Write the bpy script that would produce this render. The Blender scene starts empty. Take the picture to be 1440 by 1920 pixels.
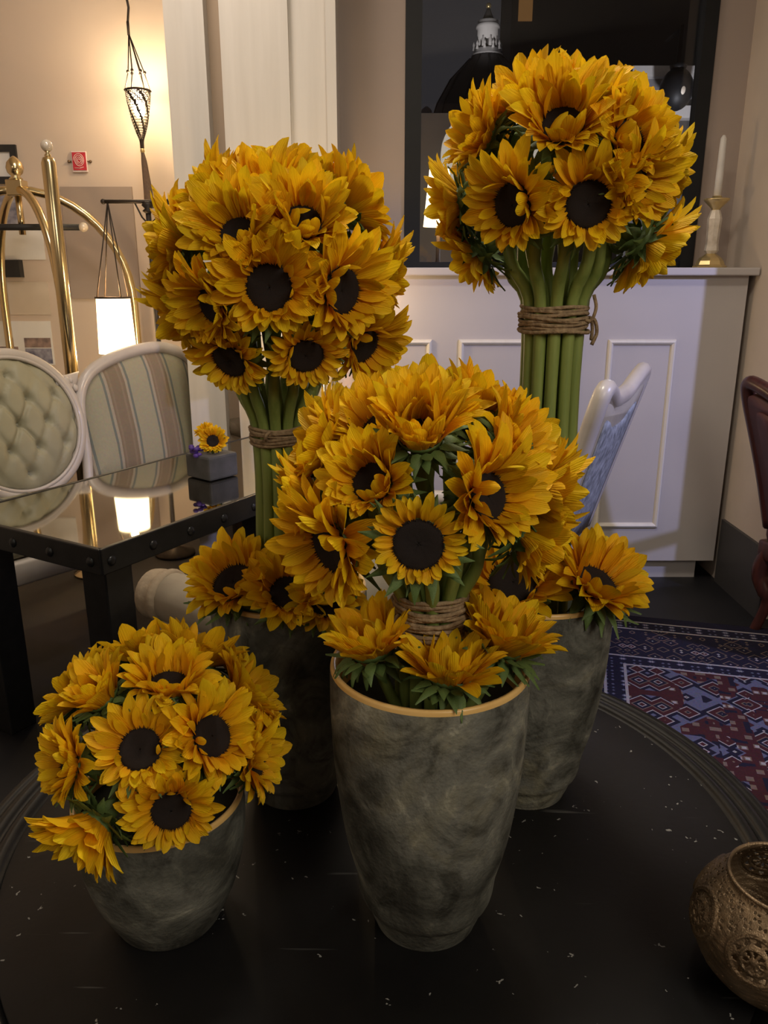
import bpy, bmesh, math, random
from mathutils import Vector, Matrix
PI = math.pi
random.seed(7)
S = bpy.context.scene
COL = S.collection

# ------------------------------------------------------------------ camera
F = 1480.0; TILT = math.radians(16.5); EYE = 1.35
cam_d = bpy.data.cameras.new('camera'); cam = bpy.data.objects.new('camera', cam_d); COL.objects.link(cam)
cam_d.sensor_fit = 'VERTICAL'; cam_d.sensor_height = 32.0; cam_d.lens = 32.0 * F / 1920.0
cam_d.clip_start = 0.02; cam_d.clip_end = 400
cam.location = (0, 0, EYE); cam.rotation_euler = (PI/2 - TILT, 0, 0)
S.camera = cam

# ------------------------------------------------------------------ world, lights, exposure
W = bpy.data.worlds.new('night'); S.world = W; W.use_nodes = True
W.node_tree.nodes['Background'].inputs[0].default_value = (0.027, 0.026, 0.028, 1)
W.node_tree.nodes['Background'].inputs[1].default_value = 1.0
S.view_settings.view_transform = 'Standard'; S.view_settings.look = 'None'
S.view_settings.gamma = 1.0; S.view_settings.use_curve_mapping = False
S.view_settings.exposure = 0.0

def area(name, loc, target, size, energy, color):
    l = bpy.data.lights.new(name, 'AREA'); l.shape = 'DISK'; l.size = size; l.energy = energy; l.color = color
    o = bpy.data.objects.new(name, l); COL.objects.link(o); o.location = loc
    o.rotation_euler = (Vector(target) - Vector(loc)).to_track_quat('-Z', 'Y').to_euler()
    return o
def spot(name, loc, target, ang, blend, energy, color, r=0.05):
    l = bpy.data.lights.new(name, 'SPOT'); l.spot_size = math.radians(ang); l.spot_blend = blend
    l.energy = energy; l.color = color; l.shadow_soft_size = r
    o = bpy.data.objects.new(name, l); COL.objects.link(o); o.location = loc
    o.rotation_euler = (Vector(target) - Vector(loc)).to_track_quat('-Z', 'Y').to_euler()
    return o
def point(name, loc, energy, color, r=0.03):
    l = bpy.data.lights.new(name, 'POINT'); l.energy = energy; l.color = color; l.shadow_soft_size = r
    o = bpy.data.objects.new(name, l); COL.objects.link(o); o.location = loc
    return o
WARM = (1.0, 0.80, 0.56)
area('key_light', (1.12, -0.9, 2.40), (0.1, 0.9, 1.0), 1.2, 23, (1.0, 0.90, 0.74))  # unseen key light added behind the camera to brighten the flowers
area('fill_light', (-2.0, -1.2, 2.5), (-0.2, 1.0, 1.0), 1.2, 9, (1.0, 0.88, 0.70))  # weaker unseen fill light added on the left to balance the key
area('ceiling_lamp_near', (0.15, 1.50, 3.22), (0.1, 1.1, 0.9), 0.6, 34, (1.0, 0.90, 0.74))
area('ceiling_lamp_far', (-0.9, 2.6, 3.15), (-1.2, 4.2, 1.6), 0.7, 17, (1.0, 0.86, 0.72))
spot('cool_spot', (2.40, 1.25, 2.15), (1.0, 3.05, 0.5), 62, 0.4, 165, (0.50, 0.55, 1.0), 0.04)

# ------------------------------------------------------------------ pixel helpers (1440 x 1920 frame)
def ray(u, v):
    a = (u-720)/F; b = (v-960)/F
    return Vector((a, math.cos(TILT)-b*math.sin(TILT), -math.sin(TILT)-b*math.cos(TILT)))
def ony(u, v, y):
    r = ray(u, v); return Vector((0, 0, EYE)) + r*(y/r.y)
def onz(u, v, z):
    r = ray(u, v); return Vector((0, 0, EYE)) + r*((z-EYE)/r.z)
def depth(p):
    return p[1]*math.cos(TILT) - (p[2]-EYE)*math.sin(TILT)

# ------------------------------------------------------------------ materials
def new_mat(name):
    m = bpy.data.materials.new(name); m.use_nodes = True
    nt = m.node_tree; return m, nt, nt.nodes['Principled BSDF']
def lk(nt, a, b): nt.links.new(a, b)
def nd(nt, t, **kw):
    n = nt.nodes.new(t)
    for k, v in kw.items():
        if k.startswith('i_'):
            key = k[2:]; key = int(key) if key.isdigit() else key.replace('_', ' ')
            n.inputs[key].default_value = v
        else: setattr(n, k, v)
    return n
def ramp(nt, fac, stops, interp='LINEAR'):
    r = nt.nodes.new('ShaderNodeValToRGB'); cr = r.color_ramp; cr.interpolation = interp
    while len(cr.elements) > 1: cr.elements.remove(cr.elements[-1])
    for i, (p, c) in enumerate(stops):
        e = cr.elements[0] if i == 0 else cr.elements.new(p)
        e.position = p; e.color = (*c, 1) if len(c) == 3 else c
    lk(nt, fac, r.inputs[0]); return r.outputs[0]
def mat(name, c1, c2=None, scale=8, rough=0.6, metal=0.0, bump=0.0, detail=4, spec=0.5, coat=0, stretch=None, trans=0):
    m, nt, b = new_mat(name)
    b.inputs['Roughness'].default_value = rough; b.inputs['Metallic'].default_value = metal
    b.inputs['Specular IOR Level'].default_value = spec; b.inputs['Coat Weight'].default_value = coat
    c2 = c2 or tuple(x*0.85 for x in c1)
    tc = nd(nt, 'ShaderNodeTexCoord'); src = tc.outputs['Object']
    if stretch:
        mp = nd(nt, 'ShaderNodeMapping'); mp.inputs['Scale'].default_value = stretch; lk(nt, src, mp.inputs[0]); src = mp.outputs[0]
    n = nd(nt, 'ShaderNodeTexNoise', i_Scale=scale, i_Detail=detail); lk(nt, src, n.inputs['Vector'])
    lk(nt, ramp(nt, n.outputs['Fac'], [(0.3, c2), (0.7, c1)]), b.inputs['Base Color'])
    if bump:
        bp = nd(nt, 'ShaderNodeBump', i_Strength=bump, i_Distance=0.004); lk(nt, n.outputs['Fac'], bp.inputs['Height']); lk(nt, bp.outputs[0], b.inputs['Normal'])
    return m
def emit(name, col, strength):
    m, nt, b = new_mat(name)
    b.inputs['Base Color'].default_value = (*col, 1); b.inputs['Emission Color'].default_value = (*col, 1)
    b.inputs['Emission Strength'].default_value = strength
    return m

M = {}
# petals: orange at the base to yellow at the tip, a little different from petal to petal, veined lengthwise
def petal_mat():
    m, nt, b = new_mat('petal_yellow')
    tc = nd(nt, 'ShaderNodeTexCoord'); sep = nd(nt, 'ShaderNodeSeparateXYZ'); lk(nt, tc.outputs['Object'], sep.inputs[0])
    base = ramp(nt, sep.outputs['X'], [(0.0, (0.80, 0.34, 0.004)), (0.35, (0.92, 0.50, 0.007)), (0.8, (0.96, 0.62, 0.012))])
    oi = nd(nt, 'ShaderNodeObjectInfo')
    hsv = nd(nt, 'ShaderNodeHueSaturation'); lk(nt, base, hsv.inputs['Color'])
    mr = nd(nt, 'ShaderNodeMapRange'); mr.inputs['To Min'].default_value = 0.488; mr.inputs['To Max'].default_value = 0.512
    lk(nt, oi.outputs['Random'], mr.inputs[0]); lk(nt, mr.outputs[0], hsv.inputs['Hue'])
    mr2 = nd(nt, 'ShaderNodeMapRange'); mr2.inputs['To Min'].default_value = 0.82; mr2.inputs['To Max'].default_value = 1.08
    w2 = nd(nt, 'ShaderNodeTexWhiteNoise', noise_dimensions='1D'); lk(nt, oi.outputs['Random'], w2.inputs['W'])
    lk(nt, w2.outputs['Value'], mr2.inputs[0]); lk(nt, mr2.outputs[0], hsv.inputs['Value'])
    lk(nt, hsv.outputs[0], b.inputs['Base Color'])
    b.inputs['Roughness'].default_value = 0.55; b.inputs['Specular IOR Level'].default_value = 0.25
    mp = nd(nt, 'ShaderNodeMapping'); mp.inputs['Scale'].default_value = (1.2, 34, 1); lk(nt, tc.outputs['Object'], mp.inputs[0])
    n = nd(nt, 'ShaderNodeTexNoise', i_Scale=1.0, i_Detail=2.0); lk(nt, mp.outputs[0], n.inputs['Vector'])
    bp = nd(nt, 'ShaderNodeBump', i_Strength=0.35, i_Distance=0.03); lk(nt, n.outputs['Fac'], bp.inputs['Height']); lk(nt, bp.outputs[0], b.inputs['Normal'])
    tr = nd(nt, 'ShaderNodeBsdfTranslucent'); lk(nt, hsv.outputs[0], tr.inputs[0])
    mx = nd(nt, 'ShaderNodeMixShader'); mx.inputs[0].default_value = 0.28
    lk(nt, b.outputs[0], mx.inputs[1]); lk(nt, tr.outputs[0], mx.inputs[2])
    lk(nt, mx.outputs[0], nt.nodes['Material Output'].inputs[0])
    return m
M['petal'] = petal_mat()
M['disc'] = mat('disc_dark', (0.016, 0.008, 0.007), (0.006, 0.003, 0.003), 60, 0.85, bump=0.6)
M['sepal'] = mat('sepal_green', (0.13, 0.20, 0.05), (0.06, 0.105, 0.028), 40, 0.6, bump=0.2)
M['stem'] = mat('stem_green', (0.27, 0.33, 0.085), (0.15, 0.21, 0.045), 14, 0.5, bump=0.25, stretch=(6, 6, 0.5))
M['twine'] = mat('jute_twine', (0.38, 0.27, 0.155), (0.20, 0.135, 0.075), 160, 0.95, bump=0.8)

def pot_mat():
    m, nt, b = new_mat('mottled_concrete')
    tc = nd(nt, 'ShaderNodeTexCoord'); oi = nd(nt, 'ShaderNodeObjectInfo')
    add = nd(nt, 'ShaderNodeVectorMath', operation='ADD'); lk(nt, tc.outputs['Object'], add.inputs[0])
    sc = nd(nt, 'ShaderNodeVectorMath', operation='SCALE'); sc.inputs[0].default_value = (7, 3, 5); lk(nt, oi.outputs['Random'], sc.inputs['Scale']); lk(nt, sc.outputs[0], add.inputs[1])
    n1 = nd(nt, 'ShaderNodeTexNoise', i_Scale=8, i_Detail=4, i_Roughness=0.55, i_Distortion=0.8)
    n2 = nd(nt, 'ShaderNodeTexNoise', i_Scale=15, i_Detail=7, i_Roughness=0.66, i_Distortion=1.2)
    n3 = nd(nt, 'ShaderNodeTexNoise', i_Scale=190, i_Detail=3)
    for n in (n1, n2, n3): lk(nt, add.outputs[0], n.inputs['Vector'])
    base = ramp(nt, n1.outputs['Fac'], [(0.32, (0.043, 0.042, 0.035)), (0.45, (0.097, 0.098, 0.083)), (0.56, (0.158, 0.158, 0.136)), (0.68, (0.21, 0.20, 0.145))])
    streak = ramp(nt, n2.outputs['Fac'], [(0.36, (0.45, 0.44, 0.42)), (0.50, (1, 1, 1)), (0.58, (1.2, 1.2, 1.18)), (0.66, (1.9, 1.88, 1.8))])
    mul = nd(nt, 'ShaderNodeMix', data_type='RGBA', blend_type='MULTIPLY'); mul.inputs['Factor'].default_value = 1; mul.clamp_result = False
    lk(nt, base, mul.inputs['A']); lk(nt, streak, mul.inputs['B']); lk(nt, mul.outputs['Result'], b.inputs['Base Color'])
    b.inputs['Roughness'].default_value = 0.72; b.inputs['Specular IOR Level'].default_value = 0.3
    sm = nd(nt, 'ShaderNodeMath', operation='ADD'); lk(nt, n2.outputs['Fac'], sm.inputs[0]); lk(nt, n3.outputs['Fac'], sm.inputs[1])
    bp = nd(nt, 'ShaderNodeBump', i_Strength=0.35, i_Distance=0.004); lk(nt, sm.outputs[0], bp.inputs['Height']); lk(nt, bp.outputs[0], b.inputs['Normal'])
    return m
M['pot'] = pot_mat()
M['pot_rim'] = mat('ochre_glaze', (0.80, 0.52, 0.19), (0.68, 0.41, 0.13), 18, 0.35)
M['soil'] = mat('wet_foam', (0.012, 0.016, 0.008), None, 60, 0.9)

def table_mat():
    m, nt, b = new_mat('worn_black_lacquer')
    tc = nd(nt, 'ShaderNodeTexCoord'); P = tc.outputs['Object']
    n1 = nd(nt, 'ShaderNodeTexNoise', i_Scale=4, i_Detail=6, i_Roughness=0.6); lk(nt, P, n1.inputs['Vector'])
    base = ramp(nt, n1.outputs['Fac'], [(0.3, (0.004, 0.004, 0.0045)), (0.7, (0.009, 0.0085, 0.009))])
    nz = nd(nt, 'ShaderNodeTexNoise', i_Scale=85, i_Detail=3); lk(nt, P, nz.inputs['Vector'])
    mixv = nd(nt, 'ShaderNodeMix', data_type='VECTOR'); mixv.inputs['Factor'].default_value = 0.03
    lk(nt, P, mixv.inputs['A']); lk(nt, nz.outputs['Color'], mixv.inputs['B'])
    v = nd(nt, 'ShaderNodeTexVoronoi', i_Scale=75); lk(nt, mixv.outputs['Result'], v.inputs['Vector'])
    sp = nd(nt, 'ShaderNodeMath', operation='LESS_THAN'); sp.inputs[1].default_value = 0.18; lk(nt, v.outputs['Distance'], sp.inputs[0])
    sx = nd(nt, 'ShaderNodeSeparateColor'); lk(nt, v.outputs['Color'], sx.inputs[0])
    n2 = nd(nt, 'ShaderNodeTexNoise', i_Scale=5.0, i_Detail=3); lk(nt, P, n2.inputs['Vector'])
    mr = nd(nt, 'ShaderNodeMapRange'); mr.inputs['From Min'].default_value = 0.40; mr.inputs['From Max'].default_value = 0.68; mr.inputs['To Min'].default_value = 0.985; mr.inputs['To Max'].default_value = 0.62
    lk(nt, n2.outputs['Fac'], mr.inputs[0])
    gt = nd(nt, 'ShaderNodeMath', operation='GREATER_THAN'); lk(nt, sx.outputs['Red'], gt.inputs[0]); lk(nt, mr.outputs[0], gt.inputs[1])
    mm = nd(nt, 'ShaderNodeMath', operation='MULTIPLY'); lk(nt, sp.outputs[0], mm.inputs[0]); lk(nt, gt.outputs[0], mm.inputs[1])
    # hairline scratches
    mp = nd(nt, 'ShaderNodeMapping'); mp.inputs['Rotation'].default_value = (0, 0, 0.8); mp.inputs['Scale'].default_value = (2.2, 38, 1); lk(nt, P, mp.inputs[0])
    ns = nd(nt, 'ShaderNodeTexNoise', i_Scale=1.6, i_Detail=3); lk(nt, mp.outputs[0], ns.inputs['Vector'])
    scr = ramp(nt, ns.outputs['Fac'], [(0.70, (0, 0, 0)), (0.76, (0.35, 0.35, 0.35))])
    mx = nd(nt, 'ShaderNodeMath', operation='MAXIMUM'); lk(nt, mm.outputs[0], mx.inputs[0]); lk(nt, scr, mx.inputs[1])
    mix = nd(nt, 'ShaderNodeMix', data_type='RGBA'); lk(nt, mx.outputs[0], mix.inputs['Factor']); lk(nt, base, mix.inputs['A']); mix.inputs['B'].default_value = (0.26, 0.26, 0.25, 1)
    lk(nt, mix.outputs['Result'], b.inputs['Base Color'])
    rr = nd(nt, 'ShaderNodeMapRange'); rr.inputs['To Min'].default_value = 0.34; rr.inputs['To Max'].default_value = 0.58; lk(nt, n1.outputs['Fac'], rr.inputs[0]); lk(nt, rr.outputs[0], b.inputs['Roughness'])
    b.inputs['Specular IOR Level'].default_value = 0.38
    bp = nd(nt, 'ShaderNodeBump', i_Strength=0.12, i_Distance=0.002); lk(nt, nz.outputs['Fac'], bp.inputs['Height']); lk(nt, bp.outputs[0], b.inputs['Normal'])
    return m
M['table'] = table_mat()
M['table_rim'] = mat('black_moulding', (0.008, 0.008, 0.009), (0.004, 0.004, 0.004), 30, 0.34, bump=0.15, spec=0.4)
M['wall'] = mat('wall_beige', (0.64, 0.53, 0.45), (0.60, 0.495, 0.42), 2.0, 0.85, bump=0.05)
M['wall_taupe'] = mat('wall_taupe', (0.36, 0.29, 0.25), (0.33, 0.265, 0.23), 2.5, 0.85, bump=0.05)
M['wall_tan'] = mat('wall_tan', (0.47, 0.36, 0.26), (0.44, 0.34, 0.25), 2.5, 0.85)
M['white_trim'] = mat('white_painted_wood', (0.66, 0.62, 0.57), (0.60, 0.56, 0.51), 3, 0.55, bump=0.08, stretch=(8, 8, 0.6))
M['cream_wall'] = mat('wall_cream', (0.62, 0.53, 0.45), None, 3, 0.8)
M['dado'] = mat('grey_painted_panelling', (0.47, 0.43, 0.42), (0.43, 0.395, 0.385), 2.5, 0.6, bump=0.05)
M['ceiling'] = mat('ceiling_white', (0.6, 0.55, 0.48), None, 3, 0.9)
M['floor'] = mat('dark_floor', (0.012, 0.012, 0.015), (0.007, 0.007, 0.009), 3, 0.5, bump=0.05)
M['skirting'] = mat('dark_skirting', (0.05, 0.048, 0.05), None, 6, 0.5)
M['black_frame'] = mat('black_window_frame', (0.006, 0.006, 0.007), (0.009, 0.009, 0.010), 8, 0.5, bump=0.05, spec=0.25)
M['brass'] = mat('polished_brass', (0.78, 0.64, 0.37), (0.68, 0.54, 0.30), 6, 0.2, metal=1.0)
M['brass_dark'] = mat('aged_brass', (0.30, 0.20, 0.12), (0.16, 0.11, 0.07), 20, 0.4, metal=0.8)
M['bronze'] = mat('dark_bronze', (0.06, 0.045, 0.035), (0.03, 0.022, 0.018), 20, 0.5, metal=0.5)
M['tassel'] = mat('taupe_tassel', (0.22, 0.15, 0.11), (0.11, 0.075, 0.06), 20, 0.9, bump=0.4, stretch=(60, 60, 1))
M['crystal'] = mat('crystal', (0.75, 0.68, 0.58), (0.5, 0.42, 0.33), 25, 0.08, spec=0.9, coat=1)
M['white_wood'] = mat('white_lacquered_wood', (0.55, 0.50, 0.46), (0.46, 0.41, 0.37), 9, 0.35, bump=0.15, coat=0.2)
M['cream_leather'] = mat('cream_leather', (0.35, 0.33, 0.225), (0.31, 0.29, 0.20), 10, 0.5, bump=0.15)
M['cream_fabric'] = mat('cream_upholstery', (0.42, 0.37, 0.29), (0.34, 0.29, 0.225), 12, 0.8, bump=0.2)
M['tan_fabric'] = mat('tan_cord_upholstery', (0.38, 0.30, 0.21), (0.30, 0.235, 0.165), 60, 0.85, bump=0.5)
M['grey_fabric'] = mat('grey_brocade', (0.42, 0.44, 0.47), (0.12, 0.13, 0.14), 38, 0.7, bump=0.4, detail=8)
M['dark_wood'] = mat('dark_mahogany', (0.075, 0.022, 0.018), (0.035, 0.012, 0.010), 8, 0.3, bump=0.1, stretch=(8, 8, 1))
M['red_leather'] = mat('oxblood_leather', (0.085, 0.022, 0.022), (0.05, 0.014, 0.014), 14, 0.5, bump=0.3)
M['black_metal'] = mat('black_riveted_metal', (0.012, 0.013, 0.014), (0.02, 0.02, 0.022), 25, 0.35, metal=0.3, bump=0.1)
M['candle'] = mat('candle_wax', (0.72, 0.68, 0.64), None, 10, 0.5)
M['paper'] = mat('paper', (0.80, 0.79, 0.78), (0.72, 0.71, 0.71), 5, 0.8)
M['paper_cream'] = mat('paper_cream', (0.66, 0.57, 0.48), None, 5, 0.8)
M['ink'] = mat('black_frame_paint', (0.02, 0.02, 0.022), None, 8, 0.5)
M['photo_brown'] = mat('photo_print_brown', (0.40, 0.28, 0.24), (0.10, 0.08, 0.09), 22, 0.5, detail=6)
M['photo_blue'] = mat('photo_print_blue', (0.42, 0.42, 0.52), (0.09, 0.09, 0.15), 22, 0.5, detail=6)
M['sign_red'] = mat('sign_red', (0.55, 0.03, 0.05), None, 8, 0.5)
M['sign_white'] = mat('sign_white', (0.78, 0.66, 0.64), None, 8, 0.5)
M['purple'] = mat('purple_petal', (0.10, 0.04, 0.30), (0.05, 0.02, 0.16), 30, 0.6)
M['leaf'] = mat('leaf_green', (0.06, 0.10, 0.03), (0.03, 0.055, 0.018), 30, 0.6)
M['bulb'] = emit('lamp_bulb', (1.0, 0.80, 0.45), 60)
M['shade'] = emit('lit_lamp_shade', (1.0, 0.76, 0.42), 5.5)
M['stone'] = mat('floodlit_stone', (0.52, 0.50, 0.48), (0.38, 0.36, 0.35), 1.2, 0.8)
M['slate'] = mat('night_slate', (0.05, 0.046, 0.045), None, 1, 0.7)
M['render_wall'] = mat('outside_plaster', (0.20, 0.19, 0.195), (0.15, 0.145, 0.15), 3, 0.8)
M['amber_window'] = emit('lit_amber_window', (0.35, 0.17, 0.05), 0.35)
M['gold'] = mat('gilt', (0.8, 0.62, 0.3), None, 9, 0.3, metal=0.8)

def stripe_mat():
    m, nt, b = new_mat('striped_upholstery')
    tc = nd(nt, 'ShaderNodeTexCoord'); sep = nd(nt, 'ShaderNodeSeparateXYZ'); lk(nt, tc.outputs['Object'], sep.inputs[0])
    # stripes are woven along local z and repeat along local x
    a = nd(nt, 'ShaderNodeMath', operation='ADD'); a.inputs[1].default_value = 4.545; lk(nt, sep.outputs['X'], a.inputs[0])
    d = nd(nt, 'ShaderNodeMath', operation='DIVIDE'); d.inputs[1].default_value = 0.228; lk(nt, a.outputs[0], d.inputs[0])
    f = nd(nt, 'ShaderNodeMath', operation='FRACT'); lk(nt, d.outputs[0], f.inputs[0])
    cream = (0.35, 0.325, 0.225); tan = (0.225, 0.17, 0.112); blue = (0.165, 0.18, 0.155); pale = (0.37, 0.32, 0.24)
    col = ramp(nt, f.outputs[0], [(0.0, cream), (0.30, blue), (0.345, pale), (0.40, tan), (0.44, (0.26, 0.20, 0.135)), (0.48, tan), (0.66, (0.26, 0.20, 0.135)), (0.70, tan), (0.76, pale), (0.81, blue), (0.86, cream)], 'CONSTANT')
    n = nd(nt, 'ShaderNodeTexNoise', i_Scale=90, i_Detail=3); lk(nt, tc.outputs['Object'], n.inputs['Vector'])
    mul = nd(nt, 'ShaderNodeMix', data_type='RGBA', blend_type='MULTIPLY'); mul.inputs['Factor'].default_value = 0.25
    lk(nt, col, mul.inputs['A']); lk(nt, n.outputs['Color'], mul.inputs['B']); lk(nt, mul.outputs['Result'], b.inputs['Base Color'])
    bp = nd(nt, 'ShaderNodeBump', i_Strength=0.3, i_Distance=0.003); lk(nt, n.outputs['Fac'], bp.inputs['Height']); lk(nt, bp.outputs[0], b.inputs['Normal'])
    b.inputs['Roughness'].default_value = 0.75
    return m
M['stripe'] = stripe_mat()

def mirror_table_mat():
    m, nt, b = new_mat('smoked_glass_top')
    tc = nd(nt, 'ShaderNodeTexCoord'); n = nd(nt, 'ShaderNodeTexNoise', i_Scale=5, i_Detail=4); lk(nt, tc.outputs['Object'], n.inputs['Vector'])
    mr = nd(nt, 'ShaderNodeMapRange'); mr.inputs['To Min'].default_value = 0.02; mr.inputs['To Max'].default_value = 0.06
    lk(nt, n.outputs['Fac'], mr.inputs[0]); lk(nt, mr.outputs[0], b.inputs['Roughness'])
    b.inputs['Base Color'].default_value = (0.50, 0.48, 0.42, 1); b.inputs['Metallic'].default_value = 1.0
    return m
M['mirror'] = mirror_table_mat()

def glass_mat():
    m, nt, b = new_mat('window_glass')
    t = nd(nt, 'ShaderNodeBsdfTransparent'); t.inputs[0].default_value = (0.9, 0.9, 0.92, 1)
    g = nd(nt, 'ShaderNodeBsdfGlossy'); g.inputs['Roughness'].default_value = 0.01
    fr = nd(nt, 'ShaderNodeFresnel', i_IOR=1.5)
    mx = nd(nt, 'ShaderNodeMixShader'); lk(nt, fr.outputs[0], mx.inputs[0]); lk(nt, t.outputs[0], mx.inputs[1]); lk(nt, g.outputs[0], mx.inputs[2])
    lk(nt, mx.outputs[0], nt.nodes['Material Output'].inputs[0]); return m
M['glass'] = glass_mat()

def lantern_mat():
    m, nt, b = new_mat('antique_gold_metal')
    tc = nd(nt, 'ShaderNodeTexCoord')
    v = nd(nt, 'ShaderNodeTexVoronoi', i_Scale=330, feature='DISTANCE_TO_EDGE'); lk(nt, tc.outputs['Object'], v.inputs['Vector'])
    n = nd(nt, 'ShaderNodeTexNoise', i_Scale=30, i_Detail=4); lk(nt, tc.outputs['Object'], n.inputs['Vector'])
    lk(nt, ramp(nt, n.outputs['Fac'], [(0.3, (0.13, 0.09, 0.055)), (0.7, (0.30, 0.21, 0.125))]), b.inputs['Base Color'])
    b.inputs['Metallic'].default_value = 0.7; b.inputs['Roughness'].default_value = 0.46
    bp = nd(nt, 'ShaderNodeBump', i_Strength=0.35, i_Distance=0.002); lk(nt, v.outputs['Distance'], bp.inputs['Height']); lk(nt, bp.outputs[0], b.inputs['Normal'])
    return m
M['lantern'] = lantern_mat()

# ------------------------------------------------------------------ object helpers
def setp(o, label=None, cat=None, group=None, kind=None):
    if label: o['label'] = label
    if cat: o['category'] = cat
    if group: o['group'] = group
    if kind: o['kind'] = kind
    return o
def empty(name, loc=(0, 0, 0), rz=0, label=None, cat=None, group=None, kind=None):
    o = bpy.data.objects.new(name, None); COL.objects.link(o); o.location = loc; o.rotation_euler = (0, 0, rz)
    o.empty_display_size = 0.05
    return setp(o, label, cat, group, kind)
def link(name, me, parent=None, matrix=None):
    o = bpy.data.objects.new(name, me); COL.objects.link(o)
    if parent: o.parent = parent
    if matrix is not None: o.matrix_basis = matrix
    return o
def mesh(name, V, Fc, m, smooth=True):
    me = bpy.data.meshes.new(name); me.from_pydata([tuple(v) for v in V], [], Fc); me.materials.append(m)
    if smooth: me.polygons.foreach_set('use_smooth', [True]*len(me.polygons))
    me.update(); return me

class MB:
    def __init__(s): s.v = []; s.f = []
    def add(s, V, Fc):
        k = len(s.v); s.v += [Vector(p) for p in V]; s.f += [tuple(i+k for i in f) for f in Fc]; return s
    def box(s, a, b):
        x0, y0, z0 = a; x1, y1, z1 = b
        return s.add([(x0,y0,z0),(x1,y0,z0),(x1,y1,z0),(x0,y1,z0),(x0,y0,z1),(x1,y0,z1),(x1,y1,z1),(x0,y1,z1)],
                     [(0,3,2,1),(4,5,6,7),(0,1,5,4),(1,2,6,5),(2,3,7,6),(3,0,4,7)])
    def bbox(s, a, b, c=0.004):
        # box with chamfered vertical and horizontal edges
        bm = bmesh.new(); bmesh.ops.create_cube(bm, size=1)
        for v in bm.verts: v.co = Vector((a[i] + (v.co[i]+0.5)*(b[i]-a[i]) for i in range(3)))
        bmesh.ops.bevel(bm, geom=list(bm.edges), offset=c, segments=2, affect='EDGES', profile=0.5)
        bm.verts.index_update(); s.add([v.co.copy() for v in bm.verts], [tuple(v.index for v in f.verts) for f in bm.faces]); bm.free(); return s
    def lathe(s, prof, n=32, c=(0, 0, 0), sx=1, sy=1, caps=True):
        k = []; V = []; Fc = []
        for r, z in prof:
            for i in range(n):
                a = 2*PI*i/n; V.append((c[0]+r*sx*math.cos(a), c[1]+r*sy*math.sin(a), c[2]+z))
        for j in range(len(prof)-1):
            for i in range(n):
                Fc.append((j*n+i, j*n+(i+1) % n, (j+1)*n+(i+1) % n, (j+1)*n+i))
        if caps:
            Fc.append(tuple(reversed(range(n)))); Fc.append(tuple((len(prof)-1)*n+i for i in range(n)))
        return s.add(V, Fc)
    def tube(s, pts, r, n=8, closed=False, caps=True):
        pts = [Vector(p) for p in pts]; N = len(pts)
        rs = r if isinstance(r, (list, tuple)) else [r]*N
        T = []
        for i in range(N):
            a = pts[(i-1) % N] if (closed or i > 0) else pts[0]; b = pts[(i+1) % N] if (closed or i < N-1) else pts[-1]
            t = (b-a); T.append(t.normalized() if t.length > 1e-9 else Vector((0, 0, 1)))
        up = Vector((0, 0, 1)) if abs(T[0].z) < 0.9 else Vector((1, 0, 0))
        x = T[0].cross(up).normalized(); V = []; Fc = []
        for i in range(N):
            x = (x - T[i]*x.dot(T[i])); x = x.normalized() if x.length > 1e-6 else T[i].orthogonal().normalized()
            y = T[i].cross(x)
            for j in range(n):
                a = 2*PI*j/n; V.append(pts[i] + (x*math.cos(a) + y*math.sin(a))*rs[i])
        for i in range(N if closed else N-1):
            for j in range(n):
                Fc.append((i*n+j, i*n+(j+1) % n, ((i+1) % N)*n+(j+1) % n, ((i+1) % N)*n+j))
        if caps and not closed:
            Fc.append(tuple(reversed(range(n)))); Fc.append(tuple((N-1)*n+j for j in range(n)))
        return s.add(V, Fc)
    def sphere(s, c, r, n=12, m=8, sc=(1, 1, 1)):
        prof = [(math.sin(PI*i/m)*r, -math.cos(PI*i/m)*r) for i in range(m+1)]
        prof[0] = (r*0.02, -r); prof[-1] = (r*0.02, r)
        return s.lathe([(p[0], p[1]*sc[2]) for p in prof], n, c, sc[0], sc[1])
    def prism(s, outline, y0, y1, bulge=0.0):
        # outline in the local xz plane, thickness along y (y0 is the front, towards -y)
        n = len(outline); V = [(p[0], y0, p[1]) for p in outline] + [(p[0], y1, p[1]) for p in outline]
        Fc = [(i, (i+1) % n, n+(i+1) % n, n+i) for i in range(n)]
        cx = sum(p[0] for p in outline)/n; cz = sum(p[1] for p in outline)/n
        k = 2*n; rings = 3; base = list(range(n))
        for q in range(1, rings+1):
            t = q/(rings+0.6); ring = []
            for p in outline:
                V.append((p[0]+(cx-p[0])*t, y0-bulge*math.sin(min(1, t*1.6)*PI/2), p[1]+(cz-p[1])*t)); ring.append(len(V)-1)
            for i in range(n): Fc.append((base[(i+1) % n], base[i], ring[i], ring[(i+1) % n]))
            base = ring
        V.append((cx, y0-bulge, cz)); c = len(V)-1
        for i in range(n): Fc.append((base[(i+1) % n], base[i], c))
        Fc.append(tuple(n+i for i in range(n)))
        return s.add(V, Fc)
    def xf(s, mtx):
        s.v = [mtx @ v for v in s.v]; return s
    def build(s, name, m, parent=None, smooth=True, matrix=None, loc=None):
        if parent is None and loc is None and matrix is None and s.v:      # origin at the thing's base
            lo = Vector((min(v[i] for v in s.v) for i in range(3))); hi = Vector((max(v[i] for v in s.v) for i in range(3)))
            c = Vector(((lo.x+hi.x)/2, (lo.y+hi.y)/2, lo.z)); s.v = [v-c for v in s.v]; loc = c
        o = link(name, mesh(name, s.v, s.f, m, smooth), parent, matrix)
        if loc is not None: o.location = loc
        return o
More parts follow.
